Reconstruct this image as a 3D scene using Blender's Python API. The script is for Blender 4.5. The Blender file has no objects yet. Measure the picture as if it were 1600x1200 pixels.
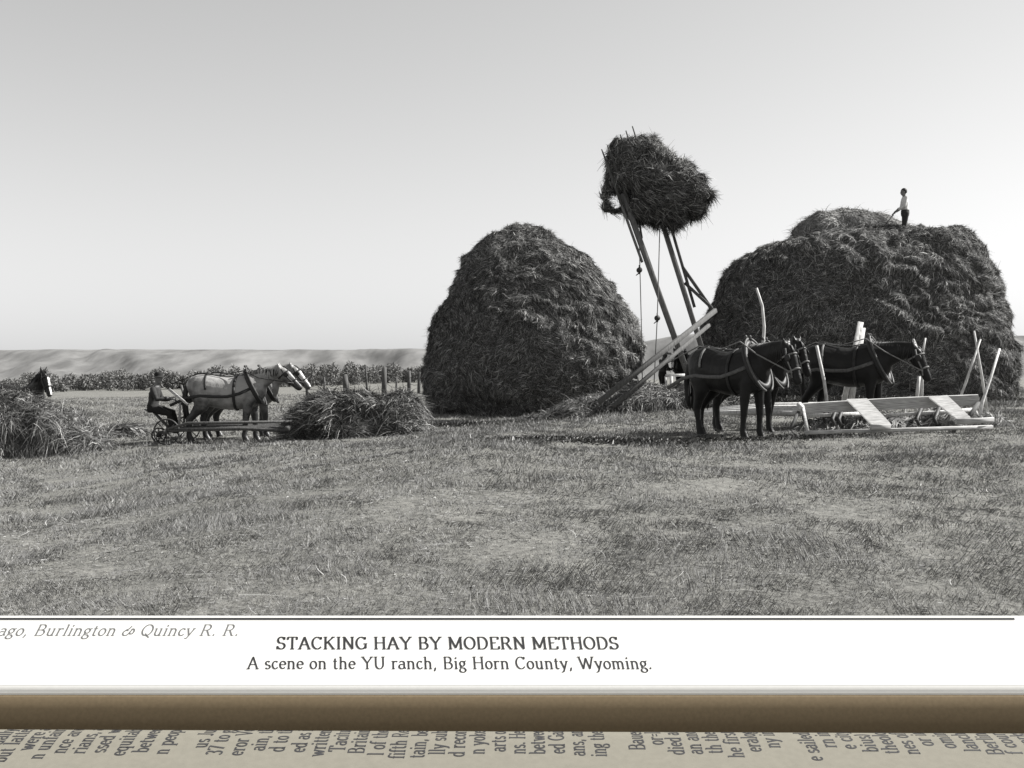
import bpy, math, random
import numpy as np
from mathutils import Vector, Matrix
R = math.radians
sc = bpy.context.scene
COL = sc.collection
rng = np.random.default_rng(7)
random.seed(7)

# ------------------------------------------------------------------ camera, sky, sun, exposure
F = 1700.0                      # focal length in pixels of the 1600 px wide photograph
HOR = 572.0                     # row of the horizon
CAMZ = 1.6
cam_d = bpy.data.cameras.new('camera'); cam = bpy.data.objects.new('camera', cam_d); COL.objects.link(cam)
cam_d.sensor_width = 36.0; cam_d.lens = F / 1600 * 36
cam_d.clip_start = 0.1; cam_d.clip_end = 6000
PITCH = math.atan((600 - HOR) / F)
cam.location = (0, 0, CAMZ); cam.rotation_euler = (math.pi / 2 - PITCH, 0, 0)
sc.camera = cam

SUN_AZ, SUN_EL = R(78), R(42)   # azimuth from +Y towards +X
w = bpy.data.worlds.new('World'); sc.world = w; w.use_nodes = True
nt = w.node_tree; nt.nodes.clear()
sky = nt.nodes.new('ShaderNodeTexSky'); sky.sky_type = 'NISHITA'; sky.sun_disc = False
sky.sun_elevation = SUN_EL; sky.sun_rotation = SUN_AZ; sky.dust_density = 0.3; sky.air_density = 2.7; sky.altitude = 1300
bw = nt.nodes.new('ShaderNodeRGBToBW')
bg = nt.nodes.new('ShaderNodeBackground'); bg.inputs['Strength'].default_value = 0.055
wo = nt.nodes.new('ShaderNodeOutputWorld')
nt.links.new(sky.outputs[0], bw.inputs[0]); nt.links.new(bw.outputs[0], bg.inputs[0]); nt.links.new(bg.outputs[0], wo.inputs[0])
sun_d = bpy.data.lights.new('sun', 'SUN'); sun_d.energy = 5.0; sun_d.angle = R(0.5); sun_d.color = (1, 0.985, 0.96)
sun = bpy.data.objects.new('sun', sun_d); COL.objects.link(sun)
SV = Vector((math.sin(SUN_AZ) * math.cos(SUN_EL), math.cos(SUN_AZ) * math.cos(SUN_EL), math.sin(SUN_EL)))
sun.rotation_euler = SV.to_track_quat('Z', 'Y').to_euler(); sun.location = (40, 30, 60)
sc.view_settings.view_transform = 'Standard'; sc.view_settings.look = 'None'
sc.view_settings.exposure = 1.25; sc.view_settings.gamma = 1.0; sc.view_settings.use_curve_mapping = False
sc.cycles.max_bounces = 4; sc.cycles.diffuse_bounces = 3

# ------------------------------------------------------------------ helpers
CP, SP = math.cos(PITCH), math.sin(PITCH)
def P(px, py, Y):
    """point at depth Y (along +Y) seen at photograph pixel px, py"""
    a, b = (px - 800) / F, (600 - py) / F
    d = (a, CP + b * SP, -SP + b * CP)
    k = Y / d[1]
    return Vector((d[0] * k, Y, CAMZ + d[2] * k))

def vnoise(p, seed=0):
    p = np.asarray(p, float); i = np.floor(p).astype(np.int64); f = p - i; f = f * f * (3 - 2 * f)
    def h(a, b, c):
        n = (a * 374761393 + b * 668265263 + c * 2147483647 + seed * 1274126177) & 0xffffffff
        n = ((n ^ (n >> 13)) * 1274126177) & 0xffffffff
        n = (n ^ (n >> 16)) & 0xffffffff
        return n / 2147483648.0 - 1.0
    x, y, z = i[..., 0], i[..., 1], i[..., 2]; fx, fy, fz = f[..., 0], f[..., 1], f[..., 2]
    r = 0
    for dx in (0, 1):
        for dy in (0, 1):
            for dz in (0, 1):
                r = r + h(x + dx, y + dy, z + dz) * (fx if dx else 1 - fx) * (fy if dy else 1 - fy) * (fz if dz else 1 - fz)
    return r
def fbm(p, seed=0, oct=4):
    r, a = 0, 1.0
    p = np.asarray(p, float)
    for k in range(oct):
        r = r + a * vnoise(p, seed + k); p = p * 2.03; a *= 0.5
    return r

def mesh_np(name, v, q, smooth=False):
    """mesh from vertex array and equal-sided face array"""
    me = bpy.data.meshes.new(name)
    v = np.ascontiguousarray(v, np.float32); q = np.ascontiguousarray(q, np.int32)
    n, k = q.shape
    me.vertices.add(len(v)); me.vertices.foreach_set('co', v.ravel())
    me.loops.add(n * k); me.loops.foreach_set('vertex_index', q.ravel())
    me.polygons.add(n); me.polygons.foreach_set('loop_start', np.arange(0, n * k, k, dtype=np.int32))
    me.polygons.foreach_set('loop_total', np.full(n, k, np.int32))
    me.polygons.foreach_set('use_smooth', np.full(n, smooth, bool))
    me.update(calc_edges=True)
    return me

class MB:
    def __init__(self): self.v, self.f = [], []
    def ring_tube(self, rings, closed=True):
        b = len(self.v); n = len(rings[0])
        for r in rings: self.v += [tuple(p) for p in r]
        for i in range(len(rings) - 1):
            for j in range(n):
                a, c = b + i * n + j, b + i * n + (j + 1) % n
                self.f.append((a, c, c + n, a + n))
        if closed:
            self.f.append(tuple(b + j for j in reversed(range(n))))
            e = b + (len(rings) - 1) * n
            self.f.append(tuple(e + j for j in range(n)))
    def tube(self, pts, rads, side=(0, 1, 0), n=12, round_ends=False):
        pts = [Vector(p) for p in pts]
        if not isinstance(rads, (list, tuple)): rads = [rads] * len(pts)
        rads = [r if isinstance(r, (tuple, list)) else (r, r) for r in rads]
        if round_ends:
            t0 = (pts[0] - pts[1]).normalized(); t1 = (pts[-1] - pts[-2]).normalized()
            a, c = rads[0], rads[-1]
            pts = [pts[0] + t0 * min(a) * .9, pts[0] + t0 * min(a) * .5] + pts + [pts[-1] + t1 * min(c) * .5, pts[-1] + t1 * min(c) * .9]
            rads = [(a[0] * .4, a[1] * .4), (a[0] * .85, a[1] * .85)] + rads + [(c[0] * .85, c[1] * .85), (c[0] * .4, c[1] * .4)]
        rings = []; side = Vector(side)
        for i, p in enumerate(pts):
            t = (pts[min(i + 1, len(pts) - 1)] - pts[max(i - 1, 0)])
            t = t.normalized() if t.length > 1e-9 else Vector((0, 0, 1))
            s = side - t * side.dot(t)
            if s.length < 1e-3: s = Vector((1, 0, 0)) - t * t.x
            if s.length < 1e-3: s = Vector((0, 0, 1)) - t * t.z
            s.normalize(); u = t.cross(s)
            rs, ru = rads[i]
            rings.append([p + s * (rs * math.cos(2 * math.pi * j / n)) + u * (ru * math.sin(2 * math.pi * j / n)) for j in range(n)])
        self.ring_tube(rings)
    def ell(self, c, r, n=16, m=10):
        c = Vector(c); rings = []
        for i in range(1, m):
            a = math.pi * i / m - math.pi / 2
            rings.append([(c.x + r[0] * math.cos(a) * math.cos(2 * math.pi * j / n), c.y + r[1] * math.cos(a) * math.sin(2 * math.pi * j / n), c.z + r[2] * math.sin(a)) for j in range(n)])
        self.ring_tube(rings)
    def beam(self, a, b, wd, th, up=(0, 0, 1), bev=0.12):
        """sawn timber from a to b, wd across, th along up, with chamfered edges"""
        a, b = Vector(a), Vector(b); t = (b - a).normalized(); up = Vector(up)
        u = (up - t * up.dot(t))
        if u.length < 1e-3: u = Vector((0, 1, 0)) - t * t.y
        u.normalize(); s = t.cross(u); c = min(wd, th) * bev
        prof = [(wd / 2 - c, -th / 2), (wd / 2, -th / 2 + c), (wd / 2, th / 2 - c), (wd / 2 - c, th / 2), (-wd / 2 + c, th / 2), (-wd / 2, th / 2 - c), (-wd / 2, -th / 2 + c), (-wd / 2 + c, -th / 2)]
        self.ring_tube([[p + s * x + u * y for x, y in prof] for p in (a, b)])
    def poly_prism(self, pts, off):
        b = len(self.v); n = len(pts); off = Vector(off)
        self.v += [tuple(Vector(p)) for p in pts] + [tuple(Vector(p) + off) for p in pts]
        self.f.append(tuple(b + j for j in range(n))); self.f.append(tuple(b + n + j for j in reversed(range(n))))
        for j in range(n): self.f.append((b + (j + 1) % n, b + j, b + n + j, b + n + (j + 1) % n))
    def mesh(self, name, smooth=True):
        me = bpy.data.meshes.new(name); me.from_pydata(self.v, [], self.f); me.update()
        if smooth: me.polygons.foreach_set('use_smooth', [True] * len(me.polygons))
        return me

def remesh(mb, voxel, smooth=3, name='tmp', fac=0.5):
    me = mb.mesh(name); o = bpy.data.objects.new('tmp', me); COL.objects.link(o)
    m = o.modifiers.new('r', 'REMESH'); m.mode = 'VOXEL'; m.voxel_size = voxel; m.use_smooth_shade = True
    if smooth:
        s = o.modifiers.new('s', 'SMOOTH'); s.iterations = smooth; s.factor = fac
    dg = bpy.context.evaluated_depsgraph_get(); dg.update()
    out = bpy.data.meshes.new_from_object(o.evaluated_get(dg), depsgraph=dg)
    out.name = name
    bpy.data.objects.remove(o); bpy.data.meshes.remove(me)
    return out

def obj(name, me, mats, parent=None, loc=None, rz=None):
    if isinstance(me, MB): me = me.mesh(name)
    me.name = name
    o = bpy.data.objects.new(name, me); COL.objects.link(o)
    if mats is not None:
        if len(me.materials): me.materials.clear()     # clearing resets the faces' slots
        for m in (mats if isinstance(mats, (list, tuple)) else [mats]): me.materials.append(m)
    if parent: o.parent = parent
    if loc is not None: o.location = loc
    if rz is not None: o.rotation_euler.z = rz
    return o
def tag(o, label, cat, group=None):
    o['label'] = label; o['category'] = cat
    if group: o['group'] = group
    return o
def thing(name, label, cat, loc=(0, 0, 0), rz=0, group=None):
    o = bpy.data.objects.new(name, None); COL.objects.link(o); o.location = loc; o.rotation_euler.z = rz
    o.empty_display_size = 0.3
    return tag(o, label, cat, group)
def kind(o, k): o['kind'] = k; return o

# ------------------------------------------------------------------ materials
def mat(name, col, rough=0.85, noise=0.0, scale=8.0, stretch=(1, 1, 1), bump=0.0, spec=0.3):
    m = bpy.data.materials.new(name); m.use_nodes = True; n = m.node_tree; b = n.nodes['Principled BSDF']
    if isinstance(col, (int, float)): col = (col, col * 0.995, col * 0.98)
    b.inputs['Base Color'].default_value = (*col, 1); b.inputs['Roughness'].default_value = rough
    b.inputs['Specular IOR Level'].default_value = spec
    if noise or bump:
        tc = n.nodes.new('ShaderNodeTexCoord'); mp = n.nodes.new('ShaderNodeMapping'); mp.inputs['Scale'].default_value = stretch
        tx = n.nodes.new('ShaderNodeTexNoise'); tx.inputs['Scale'].default_value = scale; tx.inputs['Detail'].default_value = 6
        n.links.new(tc.outputs['Object'], mp.inputs[0]); n.links.new(mp.outputs[0], tx.inputs['Vector'])
        if noise:
            rp = n.nodes.new('ShaderNodeValToRGB')
            lo, hi = 1 - noise, 1 + noise
            rp.color_ramp.elements[0].position = 0.3; rp.color_ramp.elements[1].position = 0.7
            rp.color_ramp.elements[0].color = (*[c * lo for c in col], 1); rp.color_ramp.elements[1].color = (*[min(c * hi, .95) for c in col], 1)
            n.links.new(tx.outputs['Fac'], rp.inputs[0]); n.links.new(rp.outputs[0], b.inputs['Base Color'])
        if bump:
            bp = n.nodes.new('ShaderNodeBump'); bp.inputs['Strength'].default_value = bump; bp.inputs['Distance'].default_value = 0.02
            n.links.new(tx.outputs['Fac'], bp.inputs['Height']); n.links.new(bp.outputs[0], b.inputs['Normal'])
    return m
def blade_mat(name, stops, rough=0.75):
    """straw: each blade its own tone"""
    m = bpy.data.materials.new(name); m.use_nodes = True; n = m.node_tree; b = n.nodes['Principled BSDF']
    g = n.nodes.new('ShaderNodeNewGeometry'); rp = n.nodes.new('ShaderNodeValToRGB')
    e = rp.color_ramp.elements
    while len(e) < len(stops): e.new(0.5)
    for k, (p, c) in enumerate(stops): e[k].position = p; e[k].color = (c, c * .995, c * .975, 1)
    n.links.new(g.outputs['Random Per Island'], rp.inputs[0]); n.links.new(rp.outputs[0], b.inputs['Base Color'])
    b.inputs['Roughness'].default_value = rough; b.inputs['Specular IOR Level'].default_value = 0.15
    return m
M = {}
M['hay'] = blade_mat('hay_straw', [(0, .018), (.5, .066), (.86, .19), (1, .5)])
M['hay_core'] = mat('hay_core', 0.09, 0.95, 0.6, 9, bump=0.8)
M['hay_core_pale'] = mat('pale_hay_core', 0.22, 0.95, 0.5, 9, bump=0.8)
M['hay_pale'] = blade_mat('pale_hay_straw', [(0, .09), (.4, .18), (.8, .3), (1, .5)])
M['hay_dark'] = blade_mat('dark_hay_straw', [(0, .025), (.5, .08), (.85, .19), (1, .42)])
M['wood_dark'] = mat('weathered_dark_wood', 0.07, 0.85, 0.4, 6, (6, 6, .6), 0.3)
M['wood'] = mat('weathered_wood', 0.12, 0.85, 0.35, 6, (6, 6, .8), 0.3)
M['wood_pale'] = mat('pale_sawn_wood', 0.34, 0.85, 0.38, 4, (1.2, 14, 14), 0.5)
M['peeled'] = mat('peeled_pole_wood', 0.5, 0.8, 0.3, 9, (4, 4, 1), 0.2)
M['iron'] = mat('dark_iron', 0.035, 0.6, 0.3, 12)
M['rope'] = mat('hemp_rope', 0.14, 0.9)
M['leather'] = mat('dark_leather', 0.018, 0.55)
M['strap_pale'] = mat('pale_leather', 0.15, 0.7, 0.3, 20)
M['strap_mid'] = mat('worn_leather', 0.075, 0.6, 0.3, 20)
M['skin'] = mat('tanned_skin', 0.13, 0.6)
M['hair'] = mat('dark_hair', 0.02, 0.6)
M['cloth_dark'] = mat('dark_cloth', 0.03, 0.9, 0.3, 15)
M['cloth_mid'] = mat('faded_cloth', 0.07, 0.9, 0.3, 15)
M['cloth_pale'] = mat('pale_shirt_cloth', 0.5, 0.9, 0.15, 12)
M['felt'] = mat('dark_felt', 0.014, 0.9)
M['hoof'] = mat('hoof', 0.05, 0.5)
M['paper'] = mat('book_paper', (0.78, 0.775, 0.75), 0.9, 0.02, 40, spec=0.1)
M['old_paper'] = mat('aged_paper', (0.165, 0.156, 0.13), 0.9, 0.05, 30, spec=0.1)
M['gutter_shade'] = mat('painted_gutter_shade', (0.15, 0.115, 0.072), 0.9, 0.08, 60, spec=0.1)  # shade of the gutter between the pages, put into a brown colour
M['ink'] = mat('printing_ink', (0.03, 0.03, 0.032), 0.7)
M['ink_faint'] = mat('worn_printing_ink', (0.16, 0.16, 0.16), 0.8)
M['bush'] = blade_mat('bush_leaves', [(0, .07), (.5, .14), (1, .22)])
M['stubble'] = blade_mat('stubble', [(0, .095), (.5, .15), (.9, .22), (1, .36)])

def horse_mat(name, body, legs, quarters=0.0):
    m = bpy.data.materials.new(name); m.use_nodes = True; n = m.node_tree; b = n.nodes['Principled BSDF']
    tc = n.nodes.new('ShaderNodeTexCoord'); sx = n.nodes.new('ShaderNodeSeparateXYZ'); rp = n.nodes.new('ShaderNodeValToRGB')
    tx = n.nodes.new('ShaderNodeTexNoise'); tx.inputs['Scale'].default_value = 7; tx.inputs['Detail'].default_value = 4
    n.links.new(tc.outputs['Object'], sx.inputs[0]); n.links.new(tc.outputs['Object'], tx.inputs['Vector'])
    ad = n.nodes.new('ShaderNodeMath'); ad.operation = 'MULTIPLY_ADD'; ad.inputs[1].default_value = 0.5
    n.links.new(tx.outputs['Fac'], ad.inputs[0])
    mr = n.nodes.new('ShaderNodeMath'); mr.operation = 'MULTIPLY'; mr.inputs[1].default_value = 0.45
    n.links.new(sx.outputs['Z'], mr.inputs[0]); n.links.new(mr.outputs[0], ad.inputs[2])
    if quarters:     # darker hindquarters and head: iron grey pattern, rump shade painted into the coat
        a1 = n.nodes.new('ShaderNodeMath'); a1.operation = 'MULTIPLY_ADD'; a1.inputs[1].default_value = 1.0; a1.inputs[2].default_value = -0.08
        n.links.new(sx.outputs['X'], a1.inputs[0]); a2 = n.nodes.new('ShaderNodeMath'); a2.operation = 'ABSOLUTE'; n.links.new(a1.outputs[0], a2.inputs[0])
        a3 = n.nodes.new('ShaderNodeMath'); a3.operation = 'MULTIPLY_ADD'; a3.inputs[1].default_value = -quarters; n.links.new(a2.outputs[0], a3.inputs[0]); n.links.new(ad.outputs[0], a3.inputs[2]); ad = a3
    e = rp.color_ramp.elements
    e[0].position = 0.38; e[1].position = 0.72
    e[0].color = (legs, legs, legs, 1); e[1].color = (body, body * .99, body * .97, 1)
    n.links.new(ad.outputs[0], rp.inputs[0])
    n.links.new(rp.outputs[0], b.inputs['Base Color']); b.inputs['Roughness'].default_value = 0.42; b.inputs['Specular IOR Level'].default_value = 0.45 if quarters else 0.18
    bp = n.nodes.new('ShaderNodeBump'); bp.inputs['Strength'].default_value = 0.6; bp.inputs['Distance'].default_value = 0.03
    n.links.new(tx.outputs['Fac'], bp.inputs['Height']); n.links.new(bp.outputs[0], b.inputs['Normal'])
    return m
M['grey_horse'] = horse_mat('dapple_grey_coat', 0.26, 0.025, 0.36)  # coat pattern with some rump and leg shade put into its darks
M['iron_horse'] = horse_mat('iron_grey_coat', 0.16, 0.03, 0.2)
M['bay_horse'] = horse_mat('dark_bay_coat', 0.022, 0.014)
M['black_horse'] = horse_mat('black_coat', 0.012, 0.01)
M['blaze'] = mat('white_blaze', 0.62, 0.7)

# ------------------------------------------------------------------ terrain through measured points
ctl = []
for px in (-200, 400, 1000, 1800):
    ctl.append(((px - 800) / F, 4.4, -0.14)); ctl.append(((px - 800) / F, 7.2, -0.066))
for px, py, Y in ((75, 716, 24.5), (-250, 722, 24.5), (255, 690, 26.5), (360, 690, 26.5), (560, 684, 25.5), (820, 652, 34.2), (670, 652, 34), (985, 636, 34),
                  (1140, 684, 19.5), (1400, 674, 19.5), (1575, 668, 19.5), (1850, 668, 19.5), (1300, 626, 34), (1590, 626, 34), (1850, 626, 34), (600, 615, 60), (100, 624, 60), (1300, 606, 60),
                  (-200, 611, 110), (100, 611, 110), (600, 602, 110), (1100, 601, 110), (1800, 600, 110), (700, 690, 17), (150, 760, 17)):
    p = P(px, py, Y); ctl.append((p.x / p.y, Y, p.z))
ctl = np.array(ctl)
def _uv(u, Y): return np.stack([np.clip(u, -.65, .65) * 2.2, np.log(np.clip(Y, 3, 118))], -1)
_c = _uv(ctl[:, 0], ctl[:, 1])
def _k(a, b):
    d = np.linalg.norm(a[:, None, :] - b[None, :, :], axis=-1); return np.where(d > 0, d * d * np.log(d + 1e-12), 0)
_n = len(_c); _A = np.zeros((_n + 3, _n + 3)); _A[:_n, :_n] = _k(_c, _c) + np.eye(_n) * 1e-3
_A[:_n, _n] = 1; _A[:_n, _n + 1:] = _c; _A[_n, :_n] = 1; _A[_n + 1:, :_n] = _c.T
_w = np.linalg.solve(_A, np.concatenate([ctl[:, 2], [0, 0, 0]]))
def ground_np(X, Y):
    X = np.asarray(X, float).ravel(); Y = np.asarray(Y, float).ravel()
    Yc = np.maximum(Y, 1.0); q = _uv(X / Yc, Yc)
    z = np.zeros(len(X))
    for s in range(0, len(X), 20000):
        t = q[s:s + 20000]; z[s:s + 20000] = _k(t, _c) @ _w[:_n] + _w[_n] + t @ _w[_n + 1:]
    f = np.clip((Y - 135) / 420, 0, 1); z = z - 7.0 * f * f * (3 - 2 * f)
    return z
def gz(x, y): return float(ground_np([x], [y])[0])
def GP(px, Y):
    """ground point on the ray column px at depth Y"""
    x = (px - 800) / F * Y; return Vector((x, Y, gz(x, Y)))

def ground():
    rr = np.exp(np.linspace(math.log(1.2), math.log(3500), 190)); th = np.radians(np.linspace(-85, 85, 240))
    T, RR = np.meshgrid(th, rr); X = RR * np.sin(T); Y = RR * np.cos(T)
    Z = ground_np(X, Y).reshape(X.shape)
    pts = np.stack([X, Y, Z * 0], -1)
    Z = Z + np.where(RR < 120, 0.035 * fbm(pts * 0.55, 3) + 0.015 * vnoise(pts * 2.5, 9), 0)
    v = np.stack([X, Y, Z], -1).reshape(-1, 3); nr, nc = X.shape
    i = np.arange(nr - 1)[:, None] * nc + np.arange(nc - 1)[None, :]
    q = np.stack([i, i + 1, i + 1 + nc, i + nc], -1).reshape(-1, 4)
    me = mesh_np('ground', v, q[:, ::-1], True)
    m = bpy.data.materials.new('mown_field'); m.use_nodes = True; n = m.node_tree; b = n.nodes['Principled BSDF']; b.inputs['Roughness'].default_value = 0.95; b.inputs['Specular IOR Level'].default_value = 0.1
    tc = n.nodes.new('ShaderNodeTexCoord')
    def nz(s, d, det=8):
        t = n.nodes.new('ShaderNodeTexNoise'); t.inputs['Scale'].default_value = s; t.inputs['Detail'].default_value = det; t.inputs['Roughness'].default_value = d
        n.links.new(tc.outputs['Object'], t.inputs['Vector']); return t.outputs['Fac']
    def ramp(f, a, b_, pa, pb):
        r = n.nodes.new('ShaderNodeValToRGB'); e = r.color_ramp.elements
        e[0].position, e[1].position = pa, pb; e[0].color = (a, a, a * .98, 1); e[1].color = (b_, b_ * .995, b_ * .97, 1); n.links.new(f, r.inputs[0]); return r.outputs[0]
    def mul(a, b_):
        x = n.nodes.new('ShaderNodeMix'); x.data_type = 'RGBA'; x.blend_type = 'MULTIPLY'; x.inputs[0].default_value = 1
        n.links.new(a, x.inputs[6]); n.links.new(b_, x.inputs[7]); return x.outputs[2]
    c = mul(ramp(nz(11, .75), .09, .26, .33, .68), mul(ramp(nz(0.35, .6), .8, 1.0, .35, .65), ramp(nz(2.0, .7), .8, 1.0, .35, .65)))
    n.links.new(c, b.inputs['Base Color'])
    bp = n.nodes.new('ShaderNodeBump'); bp.inputs['Strength'].default_value = 0.7; bp.inputs['Distance'].default_value = 0.05
    n.links.new(nz(14, .7), bp.inputs['Height']); n.links.new(bp.outputs[0], b.inputs['Normal'])
    kind(obj('ground', me, m), 'structure')
ground()

def hills():
    nx, ny = 420, 90
    xs = np.linspace(-900, 1100, nx); ys = np.linspace(560, 1300, ny)
    X, Y = np.meshgrid(xs, ys)
    q = np.stack([X, Y, 0 * X], -1)
    px = 800 + X / 780 * F
    top_row = 547 - 24 / (1 + np.exp(-(px - 1010) / 22.0)) + 3 * np.clip((px - 1100) / 400, 0, 1)
    ztop = CAMZ + (HOR - top_row) / F * 790
    warp = 60 * fbm(q * 0.008, 21, 3)
    # spurs and gullies running down the face
    g = 1.2 * np.abs(vnoise(np.stack([(X + 0.55 * (Y - 560) + warp) * 0.016, Y * 0.002, 0 * X], -1), 5))
    g2 = np.abs(vnoise(np.stack([(X + 0.5 * (Y - 560) + warp) * 0.05, Y * 0.008, 0 * X + 3], -1), 8)); g3 = vnoise(np.stack([(X + 0.6 * (Y - 560) + warp * .6) * 0.13, Y * 0.02, 0 * X + 3], -1), 18)
    t = np.clip((Y - 590 - 60 * (0.5 - g * g) + 16 * g2) / 165, 0, 1); s = t * t * (3 - 2 * t)
    Z = -9 + s * (ztop + 9) - 1.3 * (1 - np.minimum(g2 * 2.5, 1)) * s * (1 - s) * 4 + 0.9 * g3 * s * (1.1 - s) + 0.35 * fbm(q * 0.06, 31, 4)
    Z = np.where(Y > 800, ztop - 0.0 * Y + 0.2 * fbm(q * 0.05, 31, 4), Z)
    v = np.stack([X, Y, Z], -1).reshape(-1, 3)
    i = np.arange(ny - 1)[:, None] * nx + np.arange(nx - 1)[None, :]
    f = np.stack([i, i + 1, i + 1 + nx, i + nx], -1).reshape(-1, 4)
    m = mat('dry_hill_grass', 0.125, 0.95, 0.35, 0.09, (1, .3, 1), 0)
    kind(obj('hills', mesh_np('hills', v, f, True), m), 'structure')
hills()

# ------------------------------------------------------------------ straw
def ribbons(p, d, up, L, W, bend, seg=2):
    """curved ribbons: roots p, directions d, bend vector, tapering"""
    n = len(p); s = np.cross(d, up); s /= np.linalg.norm(s, axis=1)[:, None] + 1e-9
    vs = []
    for k in range(seg + 1):
        t = k / seg
        c = p + d * (L * t)[:, None] + bend * ((t * t) * L)[:, None]
        wd = (W * (1 - 0.8 * t))[:, None] * 0.5
        vs += [c - s * wd, c + s * wd]
    v = np.stack(vs, 1).reshape(-1, 3); m = 2 * (seg + 1)
    b = (np.arange(n) * m)[:, None]
    fs = [b + np.array([[2 * k, 2 * k + 1, 2 * k + 3, 2 * k + 2]]) for k in range(seg)]
    return v, np.concatenate(fs, 0)

def sample_mesh(me, n, r):
    me.calc_loop_triangles()
    nt_ = len(me.loop_triangles); t = np.empty(nt_ * 3, np.int32); me.loop_triangles.foreach_get('vertices', t); t = t.reshape(-1, 3)
    v = np.empty(len(me.vertices) * 3, np.float32); me.vertices.foreach_get('co', v); v = v.reshape(-1, 3).astype(float)
    a, b, c = v[t[:, 0]], v[t[:, 1]], v[t[:, 2]]; N = np.cross(b - a, c - a); A = np.linalg.norm(N, axis=1)
    k = r.choice(nt_, n, p=A / A.sum()); u, w_ = r.random(n), r.random(n); sw = u + w_ > 1; u[sw] = 1 - u[sw]; w_[sw] = 1 - w_[sw]
    p = a[k] + (b - a)[k] * u[:, None] + (c - a)[k] * w_[:, None]
    return p, N[k] / (A[k][:, None] + 1e-12)

def displace(me, amps, seed, slump=0.0):
    n = len(me.vertices); v = np.empty(n * 3, np.float32); me.vertices.foreach_get('co', v); v = v.reshape(-1, 3).astype(float)
    nr = np.empty(n * 3, np.float32); me.vertex_normals.foreach_get('vector', nr) if hasattr(me.vertex_normals, 'foreach_get') else me.vertices.foreach_get('normal', nr)
    nr = nr.reshape(-1, 3)
    d = 0
    for sc_, am in amps: d = d + am * fbm(v * sc_, seed, 3)
    if slump:      # slumped, lapped layers of hay running round the stack on a slant
        q = v * np.array([.55, .55, 1.35]) + np.stack([0 * v[:, 0], 0 * v[:, 0], .5 * v[:, 0]], -1); q = q + .35 * vnoise(v * 1.1, seed + 50)[:, None]
        d = d + slump * (0.8 - 2.2 * np.abs(vnoise(q, seed + 60))) + .05 * (1 - 3 * np.abs(vnoise(q * 2.3, seed + 70)))
    v = v + nr * np.asarray(d)[:, None]
    me.vertices.foreach_set('co', v.astype(np.float32).ravel()); me.update()

def hay(name, core, n, L, W, mats, seed, out=0.35, down=0.5, parent=None, loc=None, wild=0.15, comb=None, droop=.25):
    """hay body: core surface plus tufts of straw over all of it, one mesh"""
    r = np.random.default_rng(seed)
    p, N = sample_mesh(core, n, r)
    # straw direction flows in locks: low frequency noise + randomness, tangential, drooping
    fl = np.stack([vnoise(p * 0.9, seed + 1), vnoise(p * 0.9, seed + 2), vnoise(p * 0.9, seed + 3)], -1) * 1.6
    d = fl + r.normal(size=(n, 3)) * 0.55 + np.array([0, 0, -down]) * 1.6
    if comb is not None: d = d + np.array(comb)
    d -= N * (d * N).sum(1)[:, None]; d /= np.linalg.norm(d, axis=1)[:, None] + 1e-9
    o_ = out * (0.3 + r.random(n)); k = r.random(n) < wild; o_[k] *= 3
    d = d + N * o_[:, None]; d /= np.linalg.norm(d, axis=1)[:, None]
    up = N + r.normal(size=(n, 3)) * 0.35
    l = L * (0.4 + r.random(n) ** 1.5 * 1.2); l[k & (r.random(n) < .3)] *= 1.7; wv = W * (0.5 + r.random(n))
    bend = np.stack([0 * l, 0 * l, -droop * (1 + r.random(n))], -1)
    v, f = ribbons(p + N * 0.008, d, up, l, wv, bend)
    nv = len(core.vertices); cv = np.empty(nv * 3, np.float32); core.vertices.foreach_get('co', cv); cv = cv.reshape(-1, 3)
    me = bpy.data.meshes.new(name)
    nf0 = len(core.polygons)
    lt = np.empty(nf0, np.int32); core.polygons.foreach_get('loop_total', lt)
    li = np.empty(len(core.loops), np.int32); core.loops.foreach_get('vertex_index', li)
    allv = np.concatenate([cv, v.astype(np.float32)]); alll = np.concatenate([li, (f + nv).ravel().astype(np.int32)])
    allt = np.concatenate([lt, np.full(len(f), 4, np.int32)])
    st = np.concatenate([[0], np.cumsum(allt)[:-1]]).astype(np.int32)
    me.vertices.add(len(allv)); me.vertices.foreach_set('co', allv.ravel())
    me.loops.add(len(alll)); me.loops.foreach_set('vertex_index', alll)
    me.polygons.add(len(allt)); me.polygons.foreach_set('loop_start', st); me.polygons.foreach_set('loop_total', allt)
    me.polygons.foreach_set('material_index', np.concatenate([np.zeros(nf0), np.ones(len(f))]).astype(np.int32))
    me.polygons.foreach_set('use_smooth', np.concatenate([np.ones(nf0, bool), np.zeros(len(f), bool)]))
    me.update(calc_edges=True)
    return obj(name, me, mats, parent, loc)

def stack_core(rows, Y, depth_k, base_z, voxel=0.085, sup=2.4, seed=0, slump=0.075, amps=((0.35, .05), (1.1, .08), (2.6, .08), (5.5, .05)), side=None):
    """body of a haystack from left/right outline pixels per row; superelliptic plan"""
    rings = []; n = 64
    for (py, l, r) in rows:
        a, b = P(l, py, Y), P(r, py, Y); cx = (a.x + b.x) / 2; hw = (b.x - a.x) / 2; hd = hw * depth_k
        ring = []
        for j in range(n):
            t = 2 * math.pi * j / n; c, s = math.cos(t), math.sin(t)
            x = math.copysign(abs(c) ** (2 / sup), c) * hw; y = math.copysign(abs(s) ** (2 / sup), s) * hd
            ring.append((cx + x, Y + y, a.z))
        rings.append(ring)
    b0 = [(x, y, base_z) for x, y, z in rings[0]]
    mb = MB(); mb.ring_tube([b0] + rings)
    me = remesh(mb, voxel, 4); displace(me, amps, seed, slump)
    return me

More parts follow.
